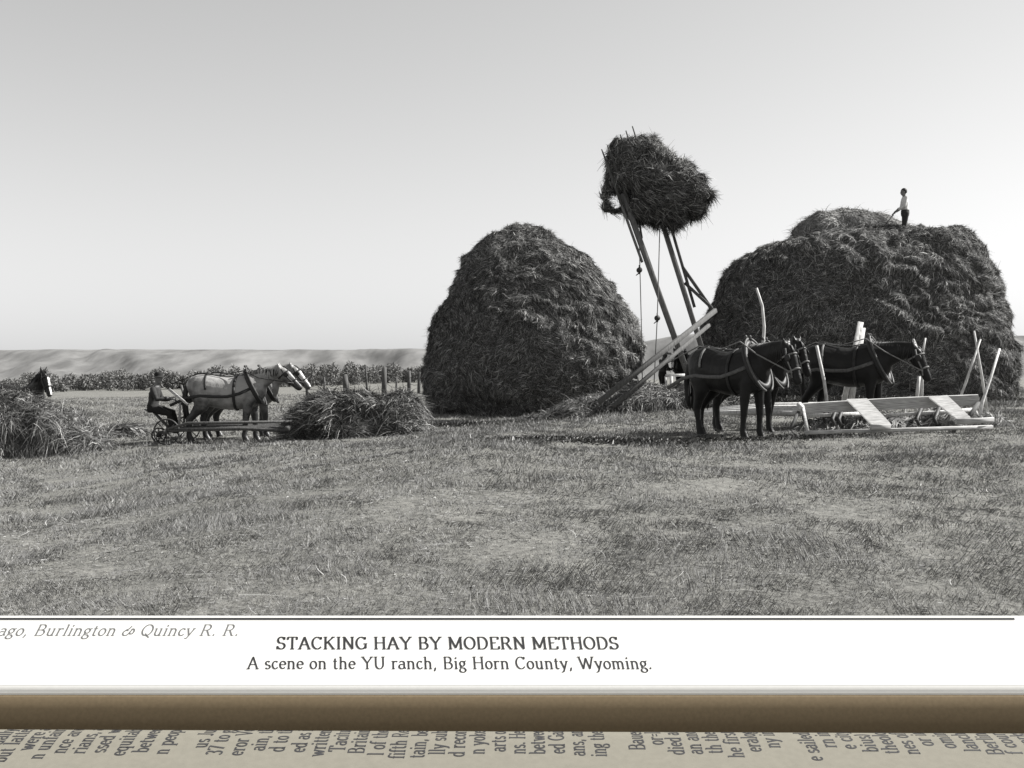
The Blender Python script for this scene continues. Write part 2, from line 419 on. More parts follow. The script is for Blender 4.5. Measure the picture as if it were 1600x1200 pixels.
# tall round-topped stack
rows1 = [(640, 677, 950), (620, 670, 972), (595, 665, 990), (560, 667, 998), (524, 673, 997), (500, 680, 988), (465, 699, 969), (430, 719, 942), (405, 735, 918), (386, 752, 892), (373, 770, 872), (365, 788, 856), (360, 806, 836)]
Y1 = 37.5
c1 = stack_core(rows1, Y1, 0.85, -0.6, seed=11, sup=2.15)
t = hay('haystack', c1, 420000, 0.17, 0.015, [M['hay_core'], M['hay']], 21, droop=.08, out=0.11, down=0.3, wild=.03)
tag(t, 'tall round-topped haystack standing left of the stacker, its left face in shade', 'haystack', 'haystacks in the field')

# broad stack being built, with a loose heap on top
rows2 = [(624, 1120, 1557), (595, 1110, 1563), (560, 1107, 1561), (530, 1107, 1557), (500, 1109, 1550), (464, 1121, 1538), (430, 1138, 1529), (408, 1155, 1519), (394, 1176, 1515), (383, 1212, 1505), (372, 1270, 1495), (364, 1330, 1486), (361, 1370, 1462)]
Y2 = 38.5
c2 = stack_core(rows2, Y2, 0.8, -0.3, seed=17, sup=2.7, slump=.07)
stk2 = thing('haystack', 'broad flat-topped haystack with a loose heap on it and a man standing on top', 'haystack', group='haystacks in the field')
hay('stack_body', c2, 480000, 0.18, 0.015, [M['hay_core'], M['hay']], 31, droop=.08, out=0.11, down=0.25, wild=.03, parent=stk2)
mb = MB()
for px, py, ry in ((1290, 372, 40), (1325, 366, 37), (1355, 370, 35), (1380, 378, 26)):
    p = P(px, py, Y2 + 0.3); mb.ell(p, (1.15, 1.6, ry / F * Y2))
hc = remesh(mb, 0.08, 3); displace(hc, ((0.9, .12), (2.5, .07)), 3)
hay('loose_heap', hc, 34000, 0.24, 0.02, [M['hay_core_pale'], M['hay_pale']], 33, out=0.3, down=0.3, parent=stk2)

# hay held up on the fork
YL = 33.2
mb = MB()
out_ = [(947, 250), (951, 230), (958, 220), (968, 217), (981, 214), (990, 217), (999, 210), (1008, 214), (1017, 213), (1024, 224), (1032, 228), (1038, 238), (1049, 240), (1056, 250), (1066, 252), (1077, 261), (1081, 272), (1072, 280), (1076, 289), (1090, 290), (1100, 282), (1102, 296), (1103, 305), (1115, 309), (1106, 322), (1096, 335), (1088, 334), (1080, 342), (1074, 336), (1066, 350), (1056, 362), (1052, 352), (1045, 353), (1038, 350), (1030, 357), (1026, 347), (1019, 350), (1010, 346), (999, 349), (990, 342), (977, 337), (979, 320), (972, 302), (957, 293), (947, 284), (951, 272), (950, 262)]
cc = Vector((1012, 286)); rings = []
for k in range(13):
    d_ = -1 + 2 * k / 12; s_ = max(.12, (1 - abs(d_) ** 2.2) ** .5); ring = []
    for j, q in enumerate(out_):
        v_ = cc + (Vector(q) - cc) * .955 * min(1, s_ * (1 + .10 * math.sin(j * 2.1 + k * 1.3) * (1 - s_) * 2)); ring.append(P(v_.x - 7 * d_, v_.y + 4 * d_, YL) + Vector((0, 1.15 * d_, 0)))
    rings.append(ring)
mb.ring_tube(rings)
# a lock of hay that loops out at the lower left with the sky showing through
cx, cy = 963, 312
mb.tube([P(cx + 17 * math.cos(a) - 2, cy + 20 * math.sin(a), YL) for a in np.linspace(R(-50), R(-310), 14)], [.08] * 14, side=(0, 1, 0), n=8)
lc = remesh(mb, 0.05, 1); displace(lc, ((2.2, .07), (5, .07)), 6)
t = hay('hay_load', lc, 46000, 0.24, 0.02, [M['hay_core'], M['hay']], 41, droop=.1, out=0.1, down=0.25, wild=0.05, comb=(.35, 0, -.1))
tag(t, 'ragged load of hay lifted into the sky on the stacker fork', 'hay load')

def pile_core(blobs, voxel=0.07, amps=((0.9, .12), (2.6, .07)), seed=0):
    mb = MB()
    for c, r in blobs: mb.ell(c, r)
    me = remesh(mb, voxel, 2); displace(me, amps, seed); return me
def gblob(px, Y, rx, ry, h, sink=0.15):
    g = GP(px, Y); return ((g.x, g.y, g.z + h * 0.3 - sink), (rx, ry, h * 0.7 + sink))

# pile at the left edge
c = pile_core([gblob(-60, 25.6, 1.5, 1.1, 1.75), gblob(30, 25.6, 1.1, 1.0, 1.45), gblob(80, 25.5, .8, .9, 1.1), gblob(125, 25.4, .55, .6, .62), gblob(-150, 25.6, 1.0, 1.0, 1.2)], seed=5, amps=((0.9, .18), (2.4, .14)))
t = hay('hay_pile', c, 44000, 0.28, 0.015, [M['hay_core'], M['hay_dark']], 51, out=0.5, down=0.25, wild=0.2)
tag(t, 'big shaggy pile of hay with a blaze-faced horse looking over it', 'hay pile', 'piles of hay gathered in the field')
# pile on the sweep of the light team
c = pile_core([gblob(478, 26.2, .55, .8, .85), gblob(520, 26.2, .85, 1.0, 1.12), gblob(560, 26.2, .8, 1.0, 1.15), gblob(605, 26.2, .55, .9, 1.02), gblob(630, 26.2, .5, .9, 1.0)], seed=8, amps=((0.9, .18), (2.4, .14)))
t = hay('hay_pile', c, 38000, 0.26, 0.015, [M['hay_core'], M['hay']], 52, out=0.5, down=0.25, wild=0.2)
tag(t, 'long heap of hay pushed ahead of the grey horse team', 'hay pile', 'piles of hay gathered in the field')
# low mound in front of the stacker
c = pile_core([gblob(850, 30.6, .8, .7, .22), gblob(900, 30.8, 1.0, .9, .42), gblob(960, 31, 1.2, 1.0, .62), gblob(1020, 31, 1.2, 1.0, .78), gblob(1080, 31.2, 1.1, 1.0, .75), gblob(1140, 31.5, 1.0, .8, .5)], seed=9)
t = hay('hay_pile', c, 38000, 0.24, 0.018, [M['hay_core'], M['hay_dark']], 53, out=0.4, down=0.35, wild=0.1)
tag(t, 'low dark windrow of hay at the foot of the stacker beams', 'hay pile', 'piles of hay gathered in the field')
c = pile_core([gblob(178, 29, .35, .4, .22), gblob(197, 29.2, .4, .4, .3), gblob(165, 29, .3, .3, .15)], seed=10)
t = hay('hay_pile', c, 1500, 0.3, 0.03, [M['hay_core'], M['hay_dark']], 54, out=0.6)
tag(t, 'small low tuft of hay on the ground behind the driver', 'hay pile', 'piles of hay gathered in the field')
# loose hay under the planked rake and by the broad stack foot
c = pile_core([gblob(1290, 20.6, .7, .5, .16), gblob(1345, 20.6, .6, .5, .2), gblob(1405, 20.4, .7, .5, .18), gblob(1462, 20.4, .5, .4, .3), gblob(1478, 20.2, .35, .3, .22), gblob(1530, 20.4, .6, .4, .14)], seed=12)
t = hay('hay_pile', c, 4500, 0.26, 0.022, [M['hay_core'], M['hay_pale']], 55, out=0.6)
tag(t, 'scattered pale hay lying under the planked back of the rake', 'hay pile', 'piles of hay gathered in the field')

# ------------------------------------------------------------------ stubble and litter (nobody could count it)
def stubble():
    r = np.random.default_rng(77); n = 680000
    Y = 5.6 * np.exp(r.random(n) ** 0.85 * math.log(62 / 5.6)); u = (r.random(n) - .5) * np.where(r.random(n) < .8, 1.15, 2.4); X = u * Y
    z = ground_np(X, Y)
    p0 = np.stack([X, Y, 0 * X], -1)
    dens = fbm(p0 * 0.8, 40, 4) + 0.8 * vnoise(p0 * 3.0, 44) + 0.7 * vnoise(p0 * 0.22, 47)
    keep = (dens + r.random(n) * 1.8) > 0.1
    X, Y, z, p0, dens = X[keep], Y[keep], z[keep], p0[keep], dens[keep]; n = len(X)
    z += 0.035 * fbm(p0 * 0.55, 3) + 0.015 * vnoise(p0 * 2.5, 9); tall = np.clip(1 + .55 * vnoise(p0 * 0.9, 48) + .45 * vnoise(p0 * 2.6, 49), .35, 2.0)
    a = r.random(n) * 2 * math.pi; fl = vnoise(p0 * 1.5, 46) * 3.0; a = np.where(r.random(n) < .5, fl, a)
    lie = r.random(n) < 0.12
    h = np.where(lie, 0.12, 0.9 + r.random(n) * 1.6)
    d = np.stack([np.cos(a), np.sin(a), h], -1); d /= np.linalg.norm(d, axis=1)[:, None]
    k = np.clip(Y / 12, 0.48, 2.6)
    L = np.where(lie, 0.10, 0.066) * (0.5 + r.random(n)) * (0.6 + 0.4 * k) * tall; W = (0.0045 + 0.005 * r.random(n)) * k
    up = np.stack([r.normal(size=n), r.normal(size=n), 0.6 + 0 * a], -1)
    p = np.stack([X, Y, z - 0.01 + np.where(lie, .02, 0)], -1)
    v, f = ribbons(p, d, up, L, W, np.stack([0 * a, 0 * a, -0.25 + 0 * a], -1), 1)
    kind(obj('stubble_grass', mesh_np('stubble_grass', v, f), M['stubble']), 'stuff')
    # longer straws lying about
    n = 420; Y = 6 * np.exp(r.random(n) * math.log(20 / 6)); X = (r.random(n) - .5) * 1.1 * Y
    z = ground_np(X, Y) + 0.035 * fbm(np.stack([X, Y, 0 * X], -1) * .55, 3) + 0.035
    a = r.random(n) * 6.3; d = np.stack([np.cos(a), np.sin(a), 0.12 * r.random(n)], -1)
    L = 0.18 + 0.4 * r.random(n); W = 0.006 * np.clip(Y / 8, .8, 3)
    v, f = ribbons(np.stack([X, Y, z], -1), d, np.tile([0, 0, 1.0], (n, 1)), L, W, np.stack([.2 * np.sin(a), -.2 * np.cos(a), -.08 + 0 * a], -1), 3)
    kind(obj('hay_litter', mesh_np('hay_litter', v, f), M['hay_pale']), 'stuff')
    # darker scatter: patch right of centre and streak under the windrow, uncut fringe at the stack feet
    V, Fc = [], []; base = 0
    for (px, Y0, sx, sy, m_, Lh) in ((965, 17.7, 1.15, .5, 7000, .12), (770, 29.5, 2.2, .6, 3500, .16), (1330, 33.2, 5.0, .5, 5000, .3), (1230, 19.0, 1.0, .35, 1500, .1)):
        c0 = GP(px, Y0); X = c0.x + r.normal(size=m_) * sx * .6; Y = Y0 + r.normal(size=m_) * sy * .6
        a = r.random(m_) * 6.3; d = np.stack([np.cos(a), np.sin(a), .3 + r.random(m_)], -1); d /= np.linalg.norm(d, axis=1)[:, None]
        v, f = ribbons(np.stack([X, Y, ground_np(X, Y)], -1), d, np.tile([0.3, 0.5, 1.0], (m_, 1)), Lh * (.6 + r.random(m_)), .02 + .02 * r.random(m_), np.tile([0, 0, -.3], (m_, 1)), 2)
        V.append(v); Fc.append(f + base); base += len(v)
    kind(obj('dark_grass', mesh_np('dark_grass', np.concatenate(V), np.concatenate(Fc)), M['hay_dark']), 'stuff')
stubble()

def treeline():
    r = np.random.default_rng(5); V = []; 
    P_, D_, U_, L_, W_ = [], [], [], [], []
    for k in range(210):
        px = -260 + k * 4.6 + r.normal() * 4
        Y = 114 + r.normal() * 6 + max(0, px - 470) * .12
        g = GP(px, Y); hh = (1.05 + .75 * vnoise(np.array([[px * .022, 0, 0]]), 3)[0] + .5 * vnoise(np.array([[px * .09, 5, 0]]), 4)[0] + .45 * r.random()) * (1.0 if px < 470 else 1.15); hh = max(hh, .35)
        n = 420; q = r.normal(size=(n, 3)); q /= np.linalg.norm(q, axis=1)[:, None]; q *= (r.random(n) ** .4)[:, None]
        q = q * np.array([.75, .8, hh * .55]) + np.array([g.x, Y, g.z + hh * .5])
        P_.append(q); d = r.normal(size=(n, 3)) + np.array([0, 0, .4]); D_.append(d / np.linalg.norm(d, axis=1)[:, None]); U_.append(r.normal(size=(n, 3)))
        L_.append(.16 + .16 * r.random(n)); W_.append(.09 + .06 * r.random(n))
    d = np.concatenate(D_)
    v, f = ribbons(np.concatenate(P_), d, np.concatenate(U_), np.concatenate(L_), np.concatenate(W_), d * 0, 2)
    kind(obj('brush_thicket', mesh_np('brush_thicket', v, f), M['bush']), 'stuff')
treeline()

# ------------------------------------------------------------------ fence beyond the middle pile
fn = thing('post_fence', 'old field fence of uneven posts beyond the middle hay pile', 'fence', GP(570, 58))
o0 = fn.location.copy()
tops = []
for px, ph, wd, lean in ((507, 1.0, .06, -.02), (542, 1.1, .17, -.12), (574, 1.6, .06, -.10), (600, 1.45, .14, .02), (619, .9, .06, .02), (639, 1.25, .11, .01), (654, 1.2, .09, .05), (480, .95, .08, -.04)):
    g = GP(px, 58 + random.uniform(-1, 1)) - o0; mb = MB()
    mb.tube([g + Vector((0, 0, -.2)), g + Vector((lean * .5, 0, ph * .5)), g + Vector((lean, .02, ph))], [wd, wd * .95, wd * .8], n=8)
    obj('post', mb, M['wood_dark'], fn); tops.append((px, g + Vector((lean * .7, 0, ph * .72))))
tops.sort(key=lambda a: a[0])
mb = MB()
for dz in (0, -.35):
    for (a, p), (b, q) in zip(tops, tops[1:]):
        m_ = (p + q) / 2 + Vector((0, 0, -.05)); mb.tube([p + Vector((0, 0, dz)), m_ + Vector((0, 0, dz)), q + Vector((0, 0, dz))], .012, n=5)
obj('wire', mb, M['iron'], fn)

# ------------------------------------------------------------------ horses
def horse_geo(neck_a, head_a, yaw=0.0, step=0.0, hind=1.0):
    """returns MB of the body, key points"""
    mb = MB()
    mb.tube([(-.84, 0, 1.22), (-.78, 0, 1.24), (-.66, 0, 1.24), (-.48, 0, 1.22), (-.22, 0, 1.17), (.05, 0, 1.13), (.3, 0, 1.16), (.5, 0, 1.19), (.66, 0, 1.2), (.78, 0, 1.19), (.84, 0, 1.18)],
            [(.10, .16), (.20, .27), (.28, .35), (.325, .385), (.325, .375), (.345, .385), (.325, .40), (.28, .405), (.235, .35), (.15, .23), (.06, .10)], n=20)
    ca, sa = math.cos(R(neck_a)), math.sin(R(neck_a))
    nb = Vector((.50, 0, 1.30)); poll = nb + Vector((ca * .76, 0, sa * .76))
    m1 = nb.lerp(poll, .35) + Vector((0, 0, .02)); m2 = nb.lerp(poll, .7) + Vector((0, 0, .03))
    ch, sh = math.cos(R(head_a)), math.sin(R(head_a))
    hd = Vector((ch, 0, sh)); muz = poll + hd * .62
    def turn(p, k):     # turn the head and neck sideways
        q = Vector(p) - nb; a = R(yaw) * k; return nb + Vector((q.x * math.cos(a) - q.y * math.sin(a), q.x * math.sin(a) + q.y * math.cos(a), q.z))
    poll_t, muz_t = turn(poll, 1), turn(muz, 1.25)
    mb.tube([(.36, 0, 1.26), nb, turn(m1, .5), turn(m2, .85), poll_t, poll_t + Vector((.05, 0, 0))], [(.2, .34), (.185, .31), (.14, .235), (.105, .18), (.088, .14), (.06, .09)], n=16)
    hv = (muz_t - poll_t).normalized(); sd = Vector((0, 1, 0)) if abs(yaw) < 5 else Vector((-math.sin(R(yaw * 1.25)), math.cos(R(yaw * 1.25)), 0))
    dn = hv.cross(sd)      # towards the throat
    if dn.z > 0 and dn.x > 0: dn = -dn
    mb.tube([poll_t - hv * .06, poll_t + hv * .05, poll_t + hv * .17 + dn * .02, poll_t + hv * .32 + dn * .015, poll_t + hv * .46, poll_t + hv * .56, poll_t + hv * .63, poll_t + hv * .66],
            [(.06, .07), (.095, .12), (.10, .15), (.085, .125), (.066, .09), (.066, .085), (.056, .07), (.03, .04)], side=sd, n=14)
    for s in (1, -1):
        e = poll_t - hv * .02 + sd * (.06 * s); up = (Vector((0, 0, 1)) - hv * .25).normalized()
        mb.tube([e, e + up * .09 + sd * .015 * s, e + up * .17 + sd * .02 * s], [.036, .034, .008], n=8)
        f = step * s
        mb.tube([(.48, .15 * s, 1.18), (.50, .17 * s, .98), (.50 + f * .3, .17 * s, .80), (.50 + f * .8, .165 * s, .50), (.49 + f * .9, .165 * s, .28), (.49 + f, .165 * s, .15), (.52 + f, .165 * s, .07), (.54 + f, .165 * s, .0)],
                [(.12, .17), (.10, .145), (.085, .105), (.062, .07), (.047, .052), (.058, .062), (.062, .07), (.078, .088)], n=12)
        h = -step * s * hind
        mb.tube([(-.50, .15 * s, 1.22), (-.48, .18 * s, 1.0), (-.50 + h * .2, .185 * s, .82), (-.60 + h * .5, .18 * s, .66), (-.68 + h * .8, .175 * s, .50), (-.665 + h * .9, .17 * s, .30), (-.655 + h, .17 * s, .16), (-.62 + h, .17 * s, .07), (-.60 + h, .17 * s, .0)],
                [(.17, .27), (.15, .24), (.115, .16), (.08, .095), (.062, .08), (.05, .056), (.06, .064), (.066, .072), (.08, .09)], n=12)
    K = dict(nb=nb, m1=turn(m1, .5), m2=turn(m2, .85), poll=poll_t, muz=muz_t, hv=hv, sd=sd, dn=dn)
    return mb, K

TRUNK = [(-.78, 1.24, .20, .27), (-.66, 1.24, .28, .35), (-.48, 1.22, .325, .385), (-.22, 1.17, .325, .375), (.05, 1.13, .345, .385), (.3, 1.16, .325, .40), (.5, 1.19, .28, .405), (.66, 1.2, .235, .35)]
def trunk_at(x):
    xs = [t[0] for t in TRUNK]; return [float(np.interp(x, xs, [t[k] for t in TRUNK])) for k in (1, 2, 3)]
def flank(x, a, s=1, k=1.05):
    """point on the barrel: a = 0 at the side, 90 at the back"""
    z, ry, rz = trunk_at(x); return Vector((x, s * ry * k * math.cos(R(a)), z + rz * k * math.sin(R(a))))
def girth(mb, x, a0, a1, wd, th=.012, k=1.04, n=24, tilt=0):
    pts = []
    for i in range(n + 1):
        a = a0 + (a1 - a0) * i / n; z, ry, rz = trunk_at(x); pts.append(Vector((x + tilt * math.sin(R(a)), ry * k * math.cos(R(a)), z + rz * k * math.sin(R(a)))))
    mb.tube(pts, [(wd / 2, th)] * len(pts), side=(1, 0, 0), n=8)

def make_horse(label, coat, loc, yaw, neck_a=25, head_a=-52, head_yaw=0, step=.04, scale=1.0, harness='dark', blaze=0.0, pole_strap='leather', group='horses working at the haystacks', lx=1.0, hind=1.0):
    root = thing('horse', label, 'horse', loc, yaw, group); root.scale = (scale * lx, scale, scale)
    mb, K = horse_geo(neck_a, head_a, head_yaw, step, hind)
    me = remesh(mb, 0.02, 5)
    if True:
        n = len(me.polygons); c = np.empty(n * 3, np.float32); me.polygons.foreach_get('center', c); c = c.reshape(-1, 3)
        idx = np.zeros(n, np.int32)
        idx[c[:, 2] < .055] = 2
        if blaze:
            h = np.array(K['hv']); s_ = np.array(K['sd']); d_ = np.array(K['dn']); q = c - np.array(K['poll'])
            a, l, dp = q @ h, q @ s_, q @ d_
            idx[(a > .06) & (a < .62) & (np.abs(l) < blaze * (0.6 + .5 * np.abs(a - .3))) & (dp < -.03)] = 1
        me.polygons.foreach_set('material_index', idx)
    obj('body', me, [coat, M['blaze'], M['hoof']], root)
    dark = M['leather']
    # mane: hanging locks down the near side of the crest
    mb = MB(); line = [K['poll'] + Vector((-.02, 0, .06)), K['m2'] + Vector((-.06, 0, .17)), K['m1'] + Vector((-.10, 0, .24)), K['nb'] + Vector((-.08, 0, .33))]
    for i in range(26):
        t_ = i / 25 * 2.999; k = int(t_); p = line[k].lerp(line[k + 1], t_ - k); L = .16 + .1 * random.random()
        mb.tube([p + Vector((0, .015, -.02)), p + Vector((random.uniform(-.03, .03), -.075, -.03 - .05)), p + Vector((random.uniform(-.05, .05), -.115, -.05 - L))], [(.028, .016), (.03, .014), (.006, .004)], n=6)
    for i in range(6):     # forelock
        p = K['poll'] + Vector((0, 0, .08)); mb.tube([p, p + K['hv'] * .08 - K['dn'] * .07, p + K['hv'] * (.2 + .05 * random.random()) - K['dn'] * .1 + K['sd'] * random.uniform(-.05, .05)], [(.02, .015), (.025, .012), (.005, .004)], n=6)
    obj('mane', mb, M['hair'] if coat is not M['grey_horse'] else M['cloth_dark'], root)
    mb = MB()
    for i in range(12):
        a = random.uniform(-1, 1); b = random.uniform(-1, 1)
        mb.tube([(-.80, .02 * a, 1.43), (-.89 - .02 * b, .035 * a, 1.28), (-.93 - .03 * b, .06 * a, .98), (-.90 - .04 * b, .065 * a, .7), (-.88 - .03 * b, .05 * a, .48 + .08 * b)], [.02, .034, .035, .028, .006], n=7)
    obj('tail', mb, M['hair'], root)
    if harness:
        hm = dark
        # collar, an upright oval round the base of the neck, and hames
        nd = (K['m1'] - K['nb']).normalized()
        mb = MB(); pts = []; c0 = K['nb'] + nd * .10 + Vector((0, 0, -.06)); ax = Vector((-.42, 0, .91))
        for i in range(25):
            a = 2 * math.pi * i / 24; pts.append(c0 + ax * (.41 * math.cos(a)) + Vector((0, 1, 0)) * (.235 * math.sin(a)))
        mb.tube(pts, [(.055, .06)] * 25, side=(.91, 0, .42), n=10); obj('collar', mb, hm, root)
        for s in (1, -1):
            mb = MB(); mb.tube([c0 + ax * (.50 * math.cos(a)) + Vector((.05, s * .27 * math.sin(a), 0)) for a in np.linspace(.12, 2.9, 14)], [(.018, .022)] * 14, side=(1, 0, 0), n=8)
            mb.ell(c0 + ax * .53 + Vector((.04, s * .06, 0)), (.025, .025, .035), 8, 6); obj('hame', mb, M['strap_mid'] if harness == 'pale' else M['wood_dark'], root)
        mb = MB(); girth(mb, .22, -200, 160, .06); obj('belly_band', mb, hm, root)
        mb = MB(); mb.tube([flank(x, 90) for x in np.linspace(.42, -.70, 14)], [(.028, .012)] * 14, n=8); obj('back_strap', mb, hm, root)
        mb = MB(); girth(mb, -.38, 5, 175, .05, tilt=-.05)
        obj('hip_strap', mb, M['strap_pale'] if harness == 'pale' else hm, root)
        for s in (1, -1):
            mb = MB(); p0 = c0 + Vector((.02, s * .25, -.02))
            pts = [p0] + [flank(x, a, s, 1.06) for x, a in ((.35, -3), (.1, -9), (-.2, -14), (-.5, -19))] + [Vector((-.80, s * .30, 1.04)), Vector((-1.15, s * .32, .86))]
            mb.tube(pts, [(.034, .013)] * len(pts), side=(0, 0, 1), n=8); obj('trace', mb, M['strap_mid'] if harness == 'pale' else hm, root)
        # lines from the bridle back over the withers
        mb = MB(); pts = [K['poll'].lerp(K['muz'], .72) + K['sd'] * -.085, K['m1'] + Vector((0, -.2, .05)), K['nb'] + Vector((-.1, -.2, .38)), flank(-.1, 75, -1, 1.1), flank(-.6, 70, -1, 1.12), Vector((-1.3, -.2, 1.3))]
        mb.tube(pts, .012, n=6); obj('rein', mb, M['strap_pale'] if harness == 'pale' else hm, root)
    # bridle
    bm_ = M['strap_pale'] if harness == 'pale' else dark
    mb = MB(); hv, sd, dn = K['hv'], K['sd'], K['dn']
    for t_, ra, rb, off in ((.14, .108, .155, .02), (.40, .082, .118, .008)):
        c0 = K['poll'] + hv * t_ + dn * off
        mb.tube([c0 + sd * (ra * math.cos(a)) + dn * (rb * math.sin(a)) for a in np.linspace(0, 2 * math.pi, 21)], [(.016, .008)] * 21, side=hv, n=6)
    for s in (1, -1):
        mb.tube([K['poll'] + sd * (.105 * s) + hv * .02 - dn * .04, K['poll'] + hv * .2 + sd * (.108 * s), K['poll'] + hv * .4 + sd * (.085 * s), K['poll'] + hv * .52 + sd * (.072 * s) + dn * .04], [(.015, .007)] * 4, side=dn, n=6)
    obj('bridle', mb, bm_, root)
    if harness:
        for s in (1, -1):
            mb = MB(); c0 = K['poll'] + hv * .19 + sd * (.125 * s) - dn * .03
            mb.tube([c0 - hv * .055, c0 - hv * .03, c0 + hv * .03, c0 + hv * .055], [(.03, .008), (.055, .01), (.055, .01), (.03, .008)], side=dn, n=10); obj('blinker', mb, dark, root)
    return root

# left edge: head over the hay
make_horse('dark horse with a white face blaze looking over the hay pile', M['bay_horse'], GP(30, 28.0), R(-26), neck_a=50, head_a=-64, head_yaw=-8, blaze=.042, harness=None)
# grey team
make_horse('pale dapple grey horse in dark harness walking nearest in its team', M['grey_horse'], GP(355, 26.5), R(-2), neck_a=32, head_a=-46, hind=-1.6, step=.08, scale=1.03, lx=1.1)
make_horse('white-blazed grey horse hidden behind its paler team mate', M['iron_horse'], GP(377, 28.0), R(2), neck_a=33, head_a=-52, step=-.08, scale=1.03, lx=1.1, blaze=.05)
# dark team
make_horse('dark horse standing nearest in front of the broad stack, pale straps over its back', M['black_horse'], GP(1139, 19.5), R(-50), neck_a=20, head_a=-68, hind=2.6, step=.05, scale=1.02, harness='pale')
make_horse('dark horse mostly hidden behind the nearest dark horse', M['black_horse'], GP(1166, 20.7), R(-44), neck_a=28, head_a=-62, hind=-1.5, step=-.10, scale=1.0, harness='pale', head_yaw=-12)
make_horse('dark horse with lowered head standing behind the white planked rake', M['black_horse'], GP(1324, 21.4), R(-34), neck_a=13, head_a=-66, hind=-3, step=.04, scale=1.02, harness='pale')
make_horse('dark distant horse seen past the stacker timbers', M['bay_horse'], GP(1074, 39.5), R(-120), neck_a=30, head_a=-65, blaze=.05, harness='dark')

# ------------------------------------------------------------------ people
def person(label, loc, rz, J, shirt, trousers, hat=None, hair=True, braces=False):
    root = thing('person', label, 'person', loc, rz, 'men at work')
    V = Vector
    body, sh, tr = MB(), MB(), MB()
    pel, ch, nk, hd = V(J['pelvis']), V(J['chest']), V(J['neck']), V(J['head'])
    fw = V(J.get('face', (1, 0, 0))).normalized(); sd = V((0, 0, 1)).cross(fw).normalized(); up = fw.cross(sd)
    mid = pel.lerp(ch, .5)
    body.tube([pel - V((0, 0, .08)), pel, mid, ch, nk - V((0, 0, .06)), nk + (hd - nk) * .35, hd - up * .03], [(.12, .1), (.165, .115), (.145, .10), (.18, .115), (.11, .08), (.056, .058), (.055, .06)], n=16)
    sh.tube([pel - V((0, 0, .02)), pel + V((0, 0, .05)), mid, ch, nk - V((0, 0, .07)), nk - V((0, 0, .01))], [(.17, .122), (.18, .13), (.165, .12), (.198, .132), (.135, .1), (.075, .072)], n=16)
    tr.tube([pel - V((0, 0, .12)), pel - V((0, 0, .02)), pel + V((0, 0, .09))], [(.17, .125), (.19, .14), (.18, .132)], n=16)
    # head: skull, jaw, nose, ears
    body.tube([hd - up * .115 + fw * .035, hd - up * .08 + fw * .03, hd - up * .02 + fw * .01, hd + up * .05, hd + up * .1, hd + up * .125], [(.035, .04), (.058, .07), (.073, .093), (.077, .098), (.055, .072), (.02, .03)], side=sd, n=16)
    body.tube([hd + up * .03 + fw * .085, hd - up * .005 + fw * .105, hd - up * .02 + fw * .118, hd - up * .03 + fw * .09], [.01, .013, .016, .01], side=sd, n=8)
    body.tube([hd - up * .065 + fw * .085 + sd * .025, hd - up * .065 + fw * .098, hd - up * .065 + fw * .085 - sd * .025], [.008, .012, .008], side=up, n=8)
    for s in (1, -1):
        body.ell(hd + sd * (.078 * s) - up * .005, (.018, .018, .032), 8, 6)
        k = 'L' if s > 0 else 'R'
        S, E, H = V(J['sh' + k]), V(J['el' + k]), V(J['ha' + k])
        body.tube([ch.lerp(S, .4) + V((0, 0, .03)), S, S.lerp(E, .5), E, E.lerp(H, .35), E.lerp(H, .95), H], [.075, .062, .05, .042, .043, .028, .03], n=12)
        sh.tube([ch.lerp(S, .35) + V((0, 0, .02)), S + V((0, 0, .005)), S.lerp(E, .5), E, E.lerp(H, .4), E.lerp(H, .82)], [.088, .075, .064, .056, .056, .045], n=12)
        # hand: palm, four curled fingers and thumb
        a = (H - E).normalized(); b = a.cross(V((0, 0, 1))); b = b.normalized() if b.length > .1 else V((0, 1, 0)); g = a.cross(b)
        if g.z > 0: g = -g
        body.tube([H - a * .01, H + a * .045, H + a * .09], [(.032, .02), (.044, .018), (.04, .016)], side=b, n=10)
        for q in range(4):
            r0 = H + a * .085 + b * (-.032 + .0215 * q); L = (.062, .075, .07, .055)[q]
            body.tube([r0, r0 + a * L * .45 + g * .006, r0 + a * L * .75 + g * L * .45, r0 + a * L * .6 + g * L * .9], [.0095, .009, .0085, .006], n=8)
        t0 = H + a * .03 + b * (-.04); body.tube([t0 + b * .012, t0 + a * .025 - b * .018 + g * .01, t0 + a * .05 - b * .014 + g * .035], [.014, .0115, .008], n=8)
        HP, KN, AN, TO = V(J['hip' + k]), V(J['kn' + k]), V(J['an' + k]), V(J['to' + k])
        body.tube([HP + V((0, 0, .06)), HP, HP.lerp(KN, .5), KN, KN.lerp(AN, .35), AN], [.08, .09, .075, .055, .057, .038], n=12)
        body.tube([AN - (TO - AN).normalized() * .05 + V((0, 0, -.02)), AN + V((0, 0, -.03)), AN.lerp(TO, .6) + V((0, 0, -.02)), TO], [(.035, .04), (.042, .05), (.045, .035), (.035, .022)], n=10)
        tr.tube([HP + V((0, 0, .07)), HP, HP.lerp(KN, .5), KN, KN.lerp(AN, .4), KN.lerp(AN, .93)], [.10, .112, .094, .074, .072, .06], n=12)
        bt = MB(); d_ = (TO - AN).normalized()
        bt.tube([AN + (KN - AN).normalized() * .12, AN + V((0, 0, .0)), AN - V((0, 0, .04))], [.058, .052, .055], n=10)
        bt.tube([AN - d_ * .07 + V((0, 0, -.045)), AN + V((0, 0, -.045)), AN.lerp(TO, .6) + V((0, 0, -.025)), TO + d_ * .01], [(.04, .04), (.05, .055), (.052, .045), (.04, .03)], n=10)
        obj('boot', remesh(bt, .012, 2), M['leather'], root)
    obj('body', remesh(body, .0085, 2), M['skin'], root)
    obj('shirt', remesh(sh, .014, 3), shirt, root); obj('trousers', remesh(tr, .014, 3), trousers, root)
